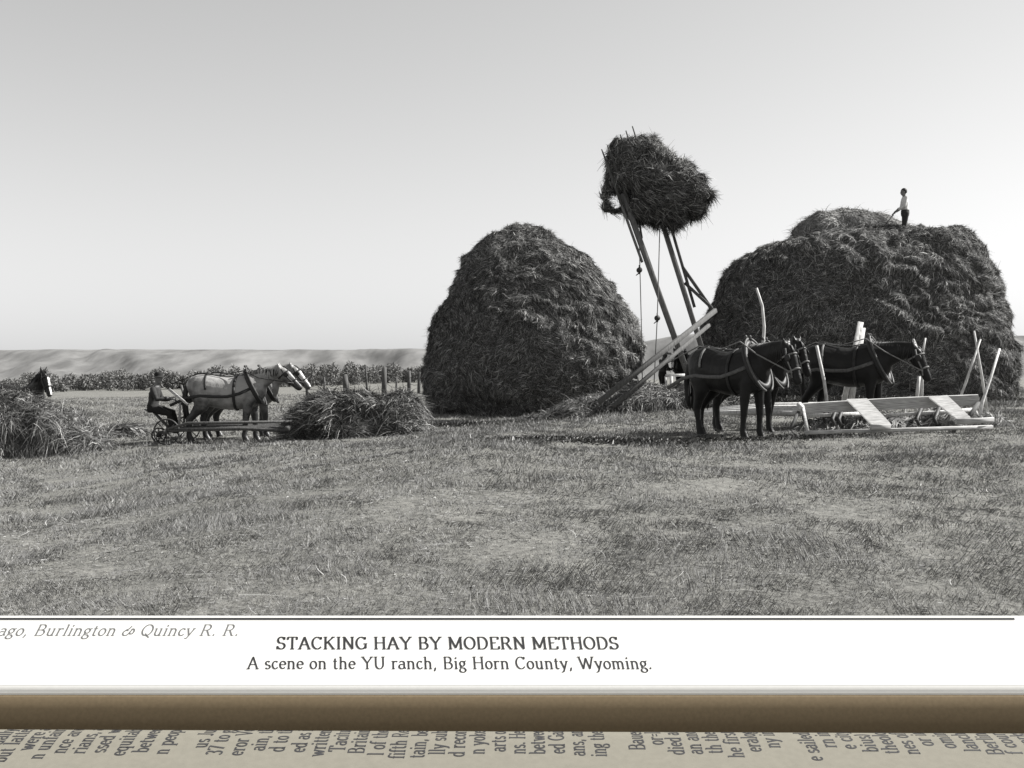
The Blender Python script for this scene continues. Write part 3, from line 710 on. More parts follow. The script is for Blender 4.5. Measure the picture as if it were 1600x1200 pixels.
    if hat:
        mb = MB(); tl = (up + fw * .06).normalized()
        mb.tube([hd + up * .062, hd + up * .066, hd + up * .072, hd + up * .076, hd + up * .12, hd + up * .17, hd + up * .185, hd + up * .18], [(.155, .175), (.165, .185), (.15, .17), (.088, .105), (.085, .10), (.075, .09), (.05, .065), (.02, .03)], side=sd, n=24)
        obj('hat', mb, hat, root)
    if hair:
        mb = MB(); c0 = hd - fw * .018
        mb.tube([c0 - up * .05 - fw * .035, c0 + up * .0 - fw * .02, c0 + up * .07, c0 + up * .115, c0 + up * .14], [(.062, .05), (.081, .082), (.083, .1), (.062, .078), (.02, .025)], side=sd, n=16)
        obj('hair', mb, M['hair'], root)
    return root

# on the broad stack, looking left, both hands on a fork
feet = P(1413, 376, 37.0)
man = person('person in pale shirt and dark trousers standing on the broad stack', feet, R(172),
       dict(pelvis=(-.02, 0, .95), chest=(0, 0, 1.30), neck=(.0, 0, 1.50), head=(.03, 0, 1.64), face=(1, .1, -.12),
            shL=(0, .19, 1.42), elL=(.05, .24, 1.14), haL=(.26, .10, 1.02), shR=(0, -.19, 1.42), elR=(.06, -.24, 1.15), haR=(.30, -.08, .97),
            hipL=(-.02, .1, .9), knL=(.03, .12, .49), anL=(-.02, .13, .09), toL=(.16, .15, .03), hipR=(-.04, -.1, .9), knR=(-.02, -.12, .49), anR=(-.1, -.13, .09), toR=(.08, -.16, .03)),
       M['cloth_pale'], M['cloth_dark'], hat=None, hair=True)
pf = thing('pitchfork', 'pitchfork held low by the man on the stack', 'pitchfork', feet, R(172))
mb = MB(); mb.tube([(.22, .12, 1.10), (.42, 0.0, .82), (.95, -.22, .10)], [.016, .017, .016], n=8); obj('handle', mb, M['wood'], pf)
for s in (-1, 0, 1):
    mb = MB(); b0 = Vector((.95, -.22, .10)); mb.tube([b0, b0 + Vector((.03 + .0 * s, .05 * s, -.04)), b0 + Vector((.14, .06 * s - .03, -.16)), b0 + Vector((.25, .06 * s - .06, -.2))], [.008, .008, .007, .003], n=6); obj('tine', mb, M['iron'], pf)

# driver of the grey team's sweep, seated, leaning forward with the lines
dp = GP(240, 26.5)
drv = person('person in dark hat and jacket seated on the sweep behind the grey team', dp, R(0),
       dict(pelvis=(-.02, 0, .84), chest=(.02, 0, 1.17), neck=(.06, 0, 1.37), head=(.11, 0, 1.53), face=(1, -.25, -.1),
            shL=(.04, .19, 1.29), elL=(.12, .26, 1.03), haL=(.38, .16, 1.04), shR=(.04, -.19, 1.29), elR=(.16, -.27, 1.05), haR=(.44, -.14, 1.08),
            hipL=(.02, .1, .82), knL=(.42, .16, .72), anL=(.52, .16, .33), toL=(.70, .17, .29), hipR=(.02, -.1, .82), knR=(.42, -.16, .70), anR=(.50, -.16, .32), toR=(.68, -.18, .27)),
       M['cloth_dark'], M['felt'], hat=M['felt'], hair=False)
# behind the stacker
person('person in dark clothes standing beyond the stacker timbers', GP(1035, 40), R(20),
       dict(pelvis=(0, 0, .95), chest=(.03, 0, 1.30), neck=(.05, 0, 1.5), head=(.09, 0, 1.64), face=(1, 0, -.15),
            shL=(.03, .19, 1.42), elL=(.08, .25, 1.14), haL=(.3, .16, 1.08), shR=(.03, -.19, 1.42), elR=(.1, -.24, 1.15), haR=(.32, -.12, 1.1),
            hipL=(0, .1, .9), knL=(.06, .12, .49), anL=(0, .13, .09), toL=(.18, .15, .03), hipR=(0, -.1, .9), knR=(-.02, -.12, .49), anR=(-.14, -.13, .09), toR=(.04, -.15, .03)),
       M['cloth_mid'], M['cloth_dark'], hat=M['felt'], hair=False)

# ------------------------------------------------------------------ the driver's sweep (buck rake)
def wheel(parent, c, r, name='wheel'):
    o = bpy.data.objects.new(name, None); COL.objects.link(o); o.parent = parent; o.location = c
    mb = MB(); mb.tube([(r * math.cos(a), 0, r * math.sin(a)) for a in np.linspace(0, 2 * math.pi, 29)], [(.03, .018)] * 29, n=8); obj('rim', mb, M['iron'], o)
    mb = MB()
    for k in range(8): a = k * math.pi / 4; mb.tube([(0, 0, 0), (r * math.cos(a), 0, r * math.sin(a))], .013, n=6)
    obj('spokes', mb, M['iron'], o)
    mb = MB(); mb.tube([(0, -.07, 0), (0, .07, 0)], .05, side=(1, 0, 0), n=12); obj('hub', mb, M['iron'], o)
    return o
sw = thing('sweep_rake', 'dark horse-drawn hay sweep with a seat, pushed along beside the grey horses', 'hay rake', dp)
mb = MB(); mb.tube([(-.22, 0, .80), (-.12, 0, .765), (.05, 0, .76), (.18, 0, .79)], [(.08, .012), (.16, .015), (.17, .015), (.10, .012)], n=14); obj('seat', mb, M['iron'], sw)
mb = MB(); mb.beam((-.02, 0, .75), (.42, 0, .30), .09, .05); obj('seat_post', mb, M['wood_dark'], sw)
for y in (-.85, .85): wheel(sw, (.58, y, .30), .30)
wheel(sw, (.12, 0, .17), .17)
mb = MB(); mb.beam((.58, -1.0, .30), (.58, 1.0, .30), .10, .10); obj('axle_beam', mb, M['wood_dark'], sw)
mb = MB(); mb.beam((.10, 0, .22), (.60, 0, .30), .09, .09); obj('tongue', mb, M['wood_dark'], sw)
for y in (-.28, .12): mb = MB(); mb.beam((.62, y + .25, .28), (.66, y + .25, 1.12), .05, .05); obj('lever', mb, M['wood_pale'] if y < 0 else M['wood_dark'], sw)
mb = MB(); mb.beam((.50, -.4, 1.30), (.96, -.4, .92), .03, .06); obj('lift_arm', mb, M['wood_pale'], sw)
mb = MB(); mb.beam((.53, .45, 1.38), (.80, .45, .35), .035, .05); obj('brace', mb, M['wood'], sw)
for k, y in enumerate(np.linspace(-.95, .95, 5)):
    mb = MB(); mb.tube([(.6, y, .34), (2.4, y, .38), (4.2, y, .30), (6.2, y * 1.3, .12)], [.042, .042, .04, .02], n=8); obj('tine', mb, M['wood_dark'], sw)
mb = MB(); mb.tube([(.6, -.95, .36), (1.15, -1.12, .52), (3.6, -1.15, .56)], .032, n=8); obj('side_rail', mb, M['wood_dark'], sw)
mb = MB(); mb.beam((3.55, -1.5, .42), (3.55, 1.5, .42), .10, .10); obj('cross_beam', mb, M['wood_dark'], sw)

# ------------------------------------------------------------------ hay stacker
st = thing('hay_stacker', 'tall wooden overshot hay stacker with twin raised poles between the two stacks', 'hay stacker', GP(1060, 32.5))
so = st.location.copy()
def L(px, py, Y): return P(px, py, Y - 1.8) - so
topL, botL = L(985, 335, 34.6), L(1082, 605, 34.2)
topR, botR = L(1036, 352, 35.6), L(1122, 625, 35.4)
# direction of the arms carries on into the fork
def along(a, b, t): return a + (b - a) * t
tipL = along(botL, topL, 1.0); 
mb = MB(); mb.beam(along(botL, topL, -.02), along(botL, topL, 1.12), .15, .25, (0, 1, 0)); obj('lift_arm', mb, M['wood'], st)
mb = MB(); mb.beam(along(botR, topR, -.02), along(botR, topR, 1.12), .13, .22, (0, 1, 0)); obj('lift_arm', mb, M['wood'], st)
# thinner companion rails bolted beside each arm
mb = MB(); mb.beam(along(botL, topL, .72) + Vector((-.17, -.05, 0)), along(botL, topL, 1.1) + Vector((-.17, -.05, 0)), .07, .1, (0, 1, 0)); obj('arm_rail', mb, M['wood'], st)
mb = MB(); mb.beam(along(botR, topR, .52) + Vector((.15, -.05, .05)), along(botR, topR, 1.1) + Vector((.22, -.05, .05)), .08, .1, (0, 1, 0)); obj('arm_rail', mb, M['wood_dark'], st)
mb = MB(); mb.beam(L(1003, 372, 34.6), L(998, 342, 35), .05, .06); obj('strut', mb, M['wood_dark'], st)
# fork head: cross bar and teeth through the load
cb0, cb1 = along(botL, topL, 1.02), along(botR, topR, 1.02)
mb = MB(); mb.beam(cb0 + (cb0 - cb1) * .08, cb1 + (cb1 - cb0) * .4, .14, .14); obj('fork_bar', mb, M['wood_dark'], st)
for (x0, y0, x1, y1) in ((940, 233, 972, 320), (949, 227, 984, 318), (969, 210, 1000, 312), (978, 204, 1012, 318), (988, 197, 1030, 330)):
    mb = MB(); a, b = L(x0, y0, 34.35), L(x1, y1, 34.5); mb.tube([b, along(b, a, .6), a], [.045, .04, .018], n=8); obj('fork_tooth', mb, M['wood_dark'], st)
# sloping ramp rails
mb = MB(); mb.beam(L(936, 628, 30.6), L(1118, 485, 34.0), .11, .13); obj('ramp_rail', mb, M['wood_dark'], st)
mb = MB(); mb.beam(L(958, 634, 31.0), L(1108, 508, 34.4), .09, .10); obj('ramp_rail', mb, M['wood_dark'], st)
for (a, b, yy) in (((1040, 552), (1052, 553), 33.6), ((985, 592), (998, 596), 33.2)):
    mb = MB(); mb.beam(L(a[0], a[1], yy - .25), L(b[0], b[1], yy + .4), .06, .06); obj('ramp_rung', mb, M['wood'], st)
mb = MB(); mb.beam(L(1067, 418, 35.5), L(1113, 484, 35.2), .08, .10); obj('brace', mb, M['wood_dark'], st)
mb = MB(); mb.beam(L(1070, 442, 35.5), L(1112, 481, 35.1), .07, .09); obj('brace', mb, M['wood_dark'], st)
for px, a, b, yy, m_ in ((994, 605, 652, 32.4, 'wood_pale'), (1049, 588, 632, 33.5, 'peeled'), (1076, 560, 640, 34.9, 'wood_dark')):
    mb = MB(); mb.beam(L(px, a, yy), L(px, b, yy), .12, .08); obj('post', mb, M[m_], st)
mb = MB(); mb.beam(L(1040, 587, 33.6), L(1070, 586, 33.6), .06, .08); mb.beam(L(1040, 588, 33.6), L(1043, 625, 33.6), .06, .06); obj('frame_rail', mb, M['peeled'], st)
mb = MB(); mb.beam(L(1030, 632, 33.0), L(1140, 628, 35.2), .2, .18); mb.beam(L(1090, 622, 35.6), L(1130, 634, 33.6), .2, .18); obj('base_frame', mb, M['wood_dark'], st)
for (pts, pl) in ((((999, 385), (1000, 422), (1002, 500), (1004, 612)), (999, 422)), (((1031, 352), (1029, 430), (1027, 497), (1021, 618)), (1027, 497))):
    mb = MB(); mb.tube([L(x, y, 34.0) for x, y in pts], .016, n=6); obj('rope', mb, M['rope'], st)
    c = L(pl[0], pl[1], 34.0); mb = MB(); mb.tube([c + Vector((0, -.05, 0)), c + Vector((0, .05, 0))], .085, side=(1, 0, 0), n=12); mb.tube([c + Vector((0, 0, -.12)), c + Vector((0, 0, .15))], [.03, .02], n=8)
    mb.tube([c + Vector((0, 0, -.08)), c + Vector((-.1, 0, -.16))], [.02, .015], n=6); obj('pulley', mb, M['iron'], st)

# ------------------------------------------------------------------ planked rake on the right
YR = 19.5
rk = thing('buck_rake', 'buck rake with a white plank back and two slanting boards on the field', 'hay rake', GP(1400, YR))
ro = rk.location.copy()
def K_(px, py, Y=YR): return P(px, py, Y) - ro
mb = MB(); mb.poly_prism([K_(1252, 631), K_(1253, 646), K_(1400, 640), K_(1530, 632), K_(1529, 617), K_(1400, 622)], (0, .05, .01)); obj('back_board', mb.mesh('b', False), M['wood_pale'], rk)
mb = MB(); mb.poly_prism([K_(1324, 627, 19.42), K_(1356, 626, 19.42), K_(1392, 664, 18.8), K_(1363, 666, 18.8)], (0, .05, .04)); obj('slant_board', mb.mesh('b', False), M['wood_pale'], rk)
mb = MB(); mb.poly_prism([K_(1452, 623, 19.42), K_(1482, 621, 19.42), K_(1518, 655, 18.8), K_(1497, 658, 18.8)], (0, .05, .04)); obj('slant_board', mb.mesh('b', False), M['wood_pale'], rk)
mb = MB(); mb.beam(K_(1258, 676, 18.75), K_(1550, 667, 18.75), .10, .06); obj('base_beam', mb, M['wood_pale'], rk)
mb = MB(); mb.beam(K_(1360, 667.5, 18.65), K_(1391, 666.5, 18.65), .09, .09); obj('foot_block', mb, M['wood_pale'], rk)
mb = MB(); mb.beam(K_(1494, 659, 18.65), K_(1552, 656, 18.65), .09, .09); obj('foot_block', mb, M['wood_pale'], rk)
mb = MB(); mb.beam(K_(1254, 634, 19.45), K_(1262, 675, 18.8), .05, .05); obj('end_post', mb, M['wood_pale'], rk)
mb = MB(); mb.beam(K_(1529, 630, 19.5), K_(1515, 650, 18.9), .06, .06); obj('end_brace', mb, M['wood_dark'], rk)
mb = MB(); mb.beam(K_(1250, 640, 19.5), K_(1236, 668, 18.9), .05, .05); obj('end_brace', mb, M['wood_dark'], rk)
mb = MB(); mb.tube([K_(1248, 630, 19.45), K_(1251, 637, 19.4), K_(1250, 646, 19.45)], [.04, .07, .04], n=10); obj('end_knob', mb, M['peeled'], rk)
mb = MB(); mb.beam(K_(1262, 650, 20.2), K_(1345, 646, 20.2), .08, .06); mb.beam(K_(1380, 650, 20.2), K_(1520, 640, 20.2), .08, .06); obj('rear_rail', mb, M['peeled'], rk)
for px in (1308, 1318, 1372, 1440, 1468):
    mb = MB(); mb.tube([K_(px, 636, 20.2), K_(px - 8, 655, 20.0), K_(px - 4, 664, 19.9)], [.035, .04, .03], n=8); obj('bracket', mb, M['iron'], rk)
for px in (1302, 1470): wheel(rk, K_(px, 652, 20.4), .19)
for k in range(4):
    mb = MB(); y0 = 20.6 + k * .55; a = GP(1300, y0) - ro + Vector((0, 0, .30 + .03 * k)); b = GP(1075 + 12 * k, y0 + 1.6) - ro + Vector((0, 0, .30))
    mb.tube([a, (a + b) / 2 + Vector((0, 0, .03)), b], [.06, .06, .035], n=8); obj('tine', mb, M['peeled'], rk)

# poles and sticks round the right-hand rig
def pole(name, label, cat, pts, rad, m_, group=None):
    g = Vector(pts[0]); o = thing(name, label, cat, g, 0, group); mb = MB(); mb.tube([Vector(p) - g for p in pts], rad, n=8); obj('shaft', mb, m_, o); return o
def solo(name, label, cat, pts, rad, m_, group=None):
    g = Vector(pts[0]); mb = MB(); mb.tube([Vector(p) - g for p in pts], rad, n=8)
    return tag(obj(name, mb, m_, None, g), label, cat, group)
gp = 'poles standing round the planked rake'
solo('bent_pole', 'pale crooked pole rising above the nearest dark horse', 'pole', [GP(1188, 21.6), P(1190, 580, 21.6), P(1194, 510, 21.6), P(1191, 478, 21.6), P(1182, 450, 21.6)], [.04, .036, .03, .028, .024], M['peeled'], gp)
solo('wooden_stake', 'pale leaning stake at the tail of the horse behind the planked rake', 'pole', [GP(1298, 20.9), P(1288, 597, 20.9), P(1276, 540, 20.9)], [.035, .033, .03], M['peeled'], gp)
cp = thing('crossed_poles', 'two thin peeled poles crossed near the top, right of the planked rake', 'pole', GP(1515, 22), 0, gp); co = cp.location.copy()
for a, b in (((1522, 517), (1545, 655)), ((1532, 530), (1488, 625))):
    p0 = P(a[0], a[1], 22) - co; g_ = GP(b[0], 22) - co; mb = MB(); mb.tube([g_, (g_ + p0) / 2 + Vector((.01, 0, 0)), p0], [.03, .027, .02], n=8); obj('pole', mb, M['peeled'], cp)
solo('leaning_pole', 'single peeled pole leaning to the right at the far end of the planked rake', 'pole', [GP(1528, 20.2), P(1535, 628, 20.3), P(1548, 590, 20.5), P(1562, 545, 20.7)], [.035, .033, .028, .022], M['peeled'], gp)
lp = thing('plank_pair', 'two pale planks sticking up behind the back of the lowered-head horse', 'planks', GP(1312, 22.3)); lo = lp.location.copy()
for a, b in (((1345, 503), (1312, 24)), ((1348, 512), (1325, 24))):
    p0 = P(a[0], a[1], 22.3) - lo; g_ = GP(b[0], 22.3) - lo; mb = MB(); mb.beam(g_, p0, .11, .05, (0, 1, 0)); obj('plank', mb, M['peeled'], lp)
solo('short_stake', 'short pale stake standing under the head of the lowered-head horse', 'pole', [GP(1430, 22), P(1434, 610, 22), P(1436, 588, 22)], [.04, .038, .035], M['peeled'], gp)
hp = thing('forked_stick', 'pale forked branch upright beside the head of the lowered-head horse', 'branch', GP(1440, 22.4)); ho = hp.location.copy()
mb = MB(); mb.tube([GP(1440, 22.4) - ho, P(1441, 580, 22.4) - ho, P(1438, 556, 22.4) - ho, P(1427, 530, 22.4) - ho], [.035, .03, .03, .022], n=8); mb.tube([P(1440, 560, 22.4) - ho, P(1446, 528, 22.4) - ho], [.028, .02], n=8); obj('branch', mb, M['peeled'], hp)

# ------------------------------------------------------------------ the open book in the foreground
def seg_font():
    G = {}
    def arc(cx, cy, rx, ry, a0, a1, n=14): return [(cx + rx * math.cos(R(a0 + (a1 - a0) * i / n)), cy + ry * math.sin(R(a0 + (a1 - a0) * i / n))) for i in range(n + 1)]
    def s(x, y, wd=2.8): return [(x - wd / 2, y), (x + wd / 2, y)]
    X = 6.4
    G['A'] = (10, [[(1.2, 0), (5, 10)], [(5, 10), (8.8, 0)], [(2.6, 3.6), (7.4, 3.6)], s(1.2, 0), s(8.8, 0)])
    G['B'] = (9, [[(2, 0), (2, 10)], [(1, 10), (4.6, 10)] + arc(4.6, 7.6, 2.4, 2.4, 90, -90) + [(2, 5.2)], [(4.8, 5.2)] + arc(4.9, 2.6, 2.9, 2.6, 90, -90) + [(1, 0)]])
    G['C'] = (9.4, [arc(5, 5, 3.9, 5, 40, 320), [(8, 8), (8, 10)]])
    G['D'] = (10, [[(2, 0), (2, 10)], [(1, 10), (4.6, 10)] + arc(4.6, 5, 4, 5, 90, -90) + [(1, 0)]])
    G['E'] = (8.6, [[(2, 0), (2, 10)], [(1, 10), (7.4, 10), (7.4, 8)], [(2, 5.2), (5.6, 5.2)], [(1, 0), (7.8, 0), (7.8, 2.2)]])
    G['G'] = (10, [arc(5, 5, 4, 5, 45, 330), [(8.4, 0.5), (8.4, 4.4)], s(8.2, 4.4, 3), [(8, 8), (8, 10)]])
    G['H'] = (10.4, [[(2, 0), (2, 10)], [(8.4, 0), (8.4, 10)], [(2, 5.2), (8.4, 5.2)], s(2, 0), s(2, 10), s(8.4, 0), s(8.4, 10)])
    G['I'] = (4.6, [[(2.3, 0), (2.3, 10)], s(2.3, 0), s(2.3, 10)])
    G['J'] = (6, [[(4, 10), (4, 2)] + arc(2.4, 2, 1.6, 2, 0, -150, 8), s(4, 10)])
    G['K'] = (10, [[(2, 0), (2, 10)], [(8.2, 10), (2.2, 4.4)], [(4, 6), (8.4, 0)], s(2, 0), s(2, 10), s(8.2, 10), s(8.4, 0)])
    G['L'] = (8.4, [[(2, 0), (2, 10)], s(2, 10), [(1, 0), (7.6, 0), (7.6, 2.6)]])
    G['M'] = (12.4, [[(2, 0), (2, 10)], [(2, 10), (6.2, 1)], [(6.2, 1), (10.4, 10)], [(10.4, 10), (10.4, 0)], s(2, 0), s(10.4, 0), s(1.6, 10, 2), s(10.8, 10, 2)])
    G['N'] = (10.4, [[(2, 0), (2, 10)], [(2, 10), (8.4, 0)], [(8.4, 0), (8.4, 10)], s(2, 0), s(1.6, 10, 2), s(8.4, 10)])
    G['O'] = (10, [arc(5, 5, 4, 5, 0, 360, 26)])
    G['Q'] = (10, [arc(5, 5, 4, 5, 0, 360, 26), [(4.4, 1.8), (6, 0), (8.6, -1.8)]])
    G['R'] = (10, [[(2, 0), (2, 10)], [(1, 10), (4.8, 10)] + arc(4.8, 7.5, 2.5, 2.5, 90, -90) + [(2, 5)], [(5, 5), (8.2, 0)], s(2, 0), s(8.6, 0, 2)])
    G['S'] = (8.2, [arc(4, 7.4, 2.6, 2.6, 30, 270, 12)[:-1] + arc(4, 2.5, 2.9, 2.5, 90, -150, 14), [(6.5, 7.8), (6.5, 10)], [(1.1, 0), (1.1, 2.4)]])
    G['T'] = (9, [[(4.5, 0), (4.5, 10)], [(.9, 7.8), (.9, 10), (8.1, 10), (8.1, 7.8)], s(4.5, 0, 3.2)])
    G['U'] = (10.2, [[(2, 10), (2, 3.6)] + arc(5.1, 3.6, 3.1, 3.6, 180, 360) + [(8.2, 10)], s(2, 10), s(8.2, 10)])
    G['V'] = (10, [[(1.2, 10), (5, 0)], [(5, 0), (8.8, 10)], s(1.2, 10), s(8.8, 10)])
    G['W'] = (13.4, [[(1, 10), (4, 0)], [(4, 0), (6.7, 9)], [(6.7, 9), (9.4, 0)], [(9.4, 0), (12.4, 10)], s(1, 10), s(12.4, 10)])
    G['Y'] = (10, [[(1.2, 10), (5, 4.8)], [(8.8, 10), (5, 4.8)], [(5, 4.8), (5, 0)], s(1.2, 10), s(8.8, 10), s(5, 0)])
    G['a'] = (6.8, [arc(3.2, 4.8, 2, 1.6, 150, 0, 8) + [(5.2, 1.2), (6.4, .2)], arc(3, 1.9, 2.2, 1.9, 60, 330, 14) ])
    G['b'] = (7.4, [[(1.8, 0), (1.8, 10)], arc(3.9, 3.2, 2.5, 3.2, 150, -150, 18), s(1.3, 10, 1.6)])
    G['c'] = (6, [arc(3.4, 3.2, 2.4, 3.2, 45, 320, 16)])
    G['d'] = (7.6, [[(5.8, 10), (5.8, 0)], arc(3.5, 3.2, 2.5, 3.2, 30, 330, 18), s(5.3, 10, 1.6), s(6.3, 0, 1.6)])
    G['e'] = (6.4, [[(1.1, 3.5), (5.6, 3.5)] + arc(3.4, 3.3, 2.4, 3.1, 5, 315, 18)])
    G['f'] = (4.6, [[(2, 0), (2, 7.8)] + arc(3.8, 7.8, 1.8, 2.1, 180, 50, 7), s(2, X, 3.2), s(2, 0)])
    G['g'] = (6.8, [arc(3.1, 4.3, 2, 2.1, 0, 360, 18), [(4.6, 5.9), (6.2, 6.6)], [(1.8, 2.4), (1.6, 1.0), (4.4, .7)] + arc(3.3, -1.2, 2.5, 1.7, 50, -230, 16)])
    G['h'] = (7.8, [[(1.8, 0), (1.8, 10)], arc(3.8, 4, 2.1, 2.4, 150, 0, 9) + [(5.9, 0)], s(1.8, 0, 2.5), s(5.9, 0, 2.5), s(1.3, 10, 1.6)])
    G['i'] = (3.8, [[(1.9, 0), (1.9, X)], s(1.9, 0, 2.6), s(1.4, X, 1.6), [(1.9, 8.4), (1.9, 9.6)]])
    G['k'] = (7.4, [[(1.8, 0), (1.8, 10)], [(5.8, X), (1.9, 2.7)], [(3.2, 3.8), (6.2, 0)], s(1.8, 0, 2.4), s(6.3, 0, 2), s(5.8, X, 2), s(1.3, 10, 1.6)])
    G['l'] = (3.8, [[(1.9, 0), (1.9, 10)], s(1.9, 0, 2.6), s(1.4, 10, 1.6)])
    G['n'] = (7.8, [[(1.8, 0), (1.8, X)], arc(3.8, 4, 2.1, 2.4, 150, 0, 9) + [(5.9, 0)], s(1.8, 0, 2.5), s(5.9, 0, 2.5), s(1.3, X, 1.6)])
    G['m'] = (11.4, [[(1.8, 0), (1.8, X)], arc(3.7, 4, 1.9, 2.4, 150, 0, 9) + [(5.6, 0)], arc(7.5, 4, 1.9, 2.4, 150, 0, 9) + [(9.4, 0)], s(1.8, 0, 2.3), s(5.6, 0, 2.3), s(9.4, 0, 2.3), s(1.3, X, 1.6)])
    G['o'] = (6.8, [arc(3.4, 3.2, 2.5, 3.2, 0, 360, 22)])
    G['p'] = (7.4, [[(1.8, -3), (1.8, X)], arc(3.9, 3.2, 2.5, 3.2, 150, -150, 18), s(1.8, -3, 2.6), s(1.3, X, 1.6)])
    G['q'] = (7.4, [[(5.7, -3), (5.7, X)], arc(3.5, 3.2, 2.5, 3.2, 30, 330, 18), s(5.7, -3, 2.6)])
    G['r'] = (5.6, [[(1.8, 0), (1.8, X)], arc(3.9, 4.2, 2.0, 2.2, 160, 50, 7), s(1.8, 0, 2.6), s(1.3, X, 1.6)])
    G['s'] = (5.6, [arc(2.8, 4.8, 1.7, 1.6, 30, 270, 9)[:-1] + arc(2.8, 1.6, 2, 1.6, 90, -150, 10)])
    G['t'] = (4.8, [[(2, 8.6), (2, 1.2)] + arc(3.2, 1.2, 1.2, 1.2, 180, 320, 6), s(2.2, X, 3.2)])
    G['u'] = (7.8, [[(1.8, X), (1.8, 2.2)] + arc(3.7, 2.2, 1.9, 2.2, 180, 340, 8), [(5.8, X), (5.8, 0)], s(1.3, X, 1.6), s(5.3, X, 1.6), s(6.3, 0, 1.6)])
    G['v'] = (7, [[(1, X), (3.5, 0)], [(3.5, 0), (6, X)], s(1, X, 2.2), s(6, X, 2.2)])
    G['w'] = (10, [[(1, X), (3.2, 0)], [(3.2, 0), (5, 5.8)], [(5, 5.8), (6.8, 0)], [(6.8, 0), (9, X)], s(1, X, 2.2), s(9, X, 2.2)])
    G['y'] = (7, [[(1, X), (3.6, 0)], [(6, X), (3.6, 0), (2.6, -2.4), (1, -2.8)], s(1, X, 2.2), s(6, X, 2.2)])
    G['3'] = (6.8, [arc(3.2, 7.6, 2.2, 2.4, 150, -80, 10) + arc(3.2, 2.6, 2.5, 2.6, 85, -150, 12)])
    G['7'] = (6.8, [[(1, 8.6), (1, 10), (6, 10), (3, 0)]])
    G[','] = (3.6, [[(1.6, .9), (1.9, .2), (1.1, -1.8)]])
    G['.'] = (3.6, [[(1.6, -.1), (1.6, 1.1)]])
    G['='] = (7, [[(1, 3), (6, 3)], [(1, 5.4), (6, 5.4)]])
    G[')'] = (4.4, [arc(-1.5, 4, 4, 6.6, 50, -50, 10)])
    G['&'] = (10.4, [arc(3.4, 2.4, 2.4, 2.4, 60, 330, 12) + [(7.6, 6)], arc(7.8, 3.8, 1.7, 2.4, 130, -160, 10), [(5.8, 8.6), (4.6, 6.2), (2.2, 5)]])
    G[' '] = (4.2, [])
    return G
FONT = seg_font()
def text_quads(s, bold=1.0, slant=0.0, space=0.3):
    """letters as thin quads: list of quads in em units (cap height 10), plus total width"""
    out = []; x = 0
    for ch in s:
        adv, strokes = FONT.get(ch, FONT['n'])
        for st_ in strokes:
            pts = [Vector((x + a + b * slant, b)) for a, b in st_]
            for a, b in zip(pts, pts[1:]):
                d = b - a
                if d.length < 1e-6: continue
                vert = abs(d.y) / d.length; wd = (0.62 + 0.85 * vert) * bold; d.normalize(); nn = Vector((-d.y, d.x)) * (wd / 2); e = d * 0.12
                out.append([a - e - nn, b + e - nn, b + e + nn, a - e + nn])
        x += adv + space
    return out, x

BX0, BX1 = -3.5, 3.4
# profile across the book (depth Y, height z): the plate page slopes down to the gutter, the facing page bulges up nearer
def row(py, Y): return CAMZ + P(0, py, Y).z - CAMZ
plate = [(5.30 - .215 * (r_ - 962) / 106, row(r_, 5.30 - .215 * (r_ - 962) / 106)) for r_ in (962, 990, 1020, 1050, 1068)]
_q = Vector(plate[-1])
for a_ in (57, 62, 68, 75, 82):
    _q = _q + Vector((-math.cos(R(a_)), -math.sin(R(a_)))) * .0095; plate.append((_q.x, _q.y))
PLATE_END = _q.copy(); plate.append((_q.x, _q.y - .06))
face = [(4.97, row(1152, 4.97) - .12), (4.93, row(1149, 4.93) - .04), (4.90, row(1145, 4.90) - .012), (4.87, row(1143, 4.87)), (4.82, row(1147, 4.82)), (4.76, row(1156, 4.76)), (4.66, row(1176, 4.66)), (4.55, row(1199, 4.55)), (4.40, row(1235, 4.40)), (4.2, row(1285, 4.2))]
def smoothline(pts, n=6):
    pts = [Vector((a, b)) for a, b in pts]; out = []
    for i in range(len(pts) - 1):
        p0, p1, p2, p3 = pts[max(i - 1, 0)], pts[i], pts[i + 1], pts[min(i + 2, len(pts) - 1)]
        for k in range(n):
            t_ = k / n; out.append(.5 * ((2 * p1) + (-p0 + p2) * t_ + (2 * p0 - 5 * p1 + 4 * p2 - p3) * t_ * t_ + (-p0 + 3 * p1 - 3 * p2 + p3) * t_ ** 3))
    out.append(pts[-1]); return out
class Sheet:
    def __init__(self, prof, skew=0.0):
        self.p = smoothline(prof); self.s = [0]; self.skew = skew
        self.smin = 0.0
        for a, b in zip(self.p, self.p[1:]): self.s.append(self.s[-1] + (b - a).length)
    def at(self, X, s, lift=0.0):
        s = min(max(s, 0), self.s[-1] - 1e-6); k = int(np.searchsorted(self.s, s, side='right') - 1); k = min(k, len(self.p) - 2)
        t_ = (s - self.s[k]) / (self.s[k + 1] - self.s[k]); q = self.p[k].lerp(self.p[k + 1], t_); d = (self.p[k + 1] - self.p[k]).normalized()
        nrm = Vector((-d.y, d.x)); nrm = nrm if nrm.y > 0 or abs(nrm.y) < 1e-3 else -nrm
        return Vector((X, q.x + nrm.x * lift + self.skew * X, q.y + nrm.y * lift))
    def s_of_row(self, py):
        lo, hi = self.smin, self.s[-1]
        for _ in range(40):
            m_ = (lo + hi) / 2; q = self.at(0, m_); b = (q.z - CAMZ); y_ = 600 - F * (q.y * SP + b * CP) / (q.y * CP - b * SP)
            if y_ < py: lo = m_
            else: hi = m_
        return lo
    def solid(self, base):
        mb = MB(); nx = 40; xs = np.linspace(BX0, BX1, nx); top = []
        pr = self.p + [Vector((self.p[-1].x, base)), Vector((self.p[0].x, base))]
        rings = [[(x, q.x + self.skew * x, q.y) for q in pr] for x in xs]
        mb.ring_tube(rings); return mb
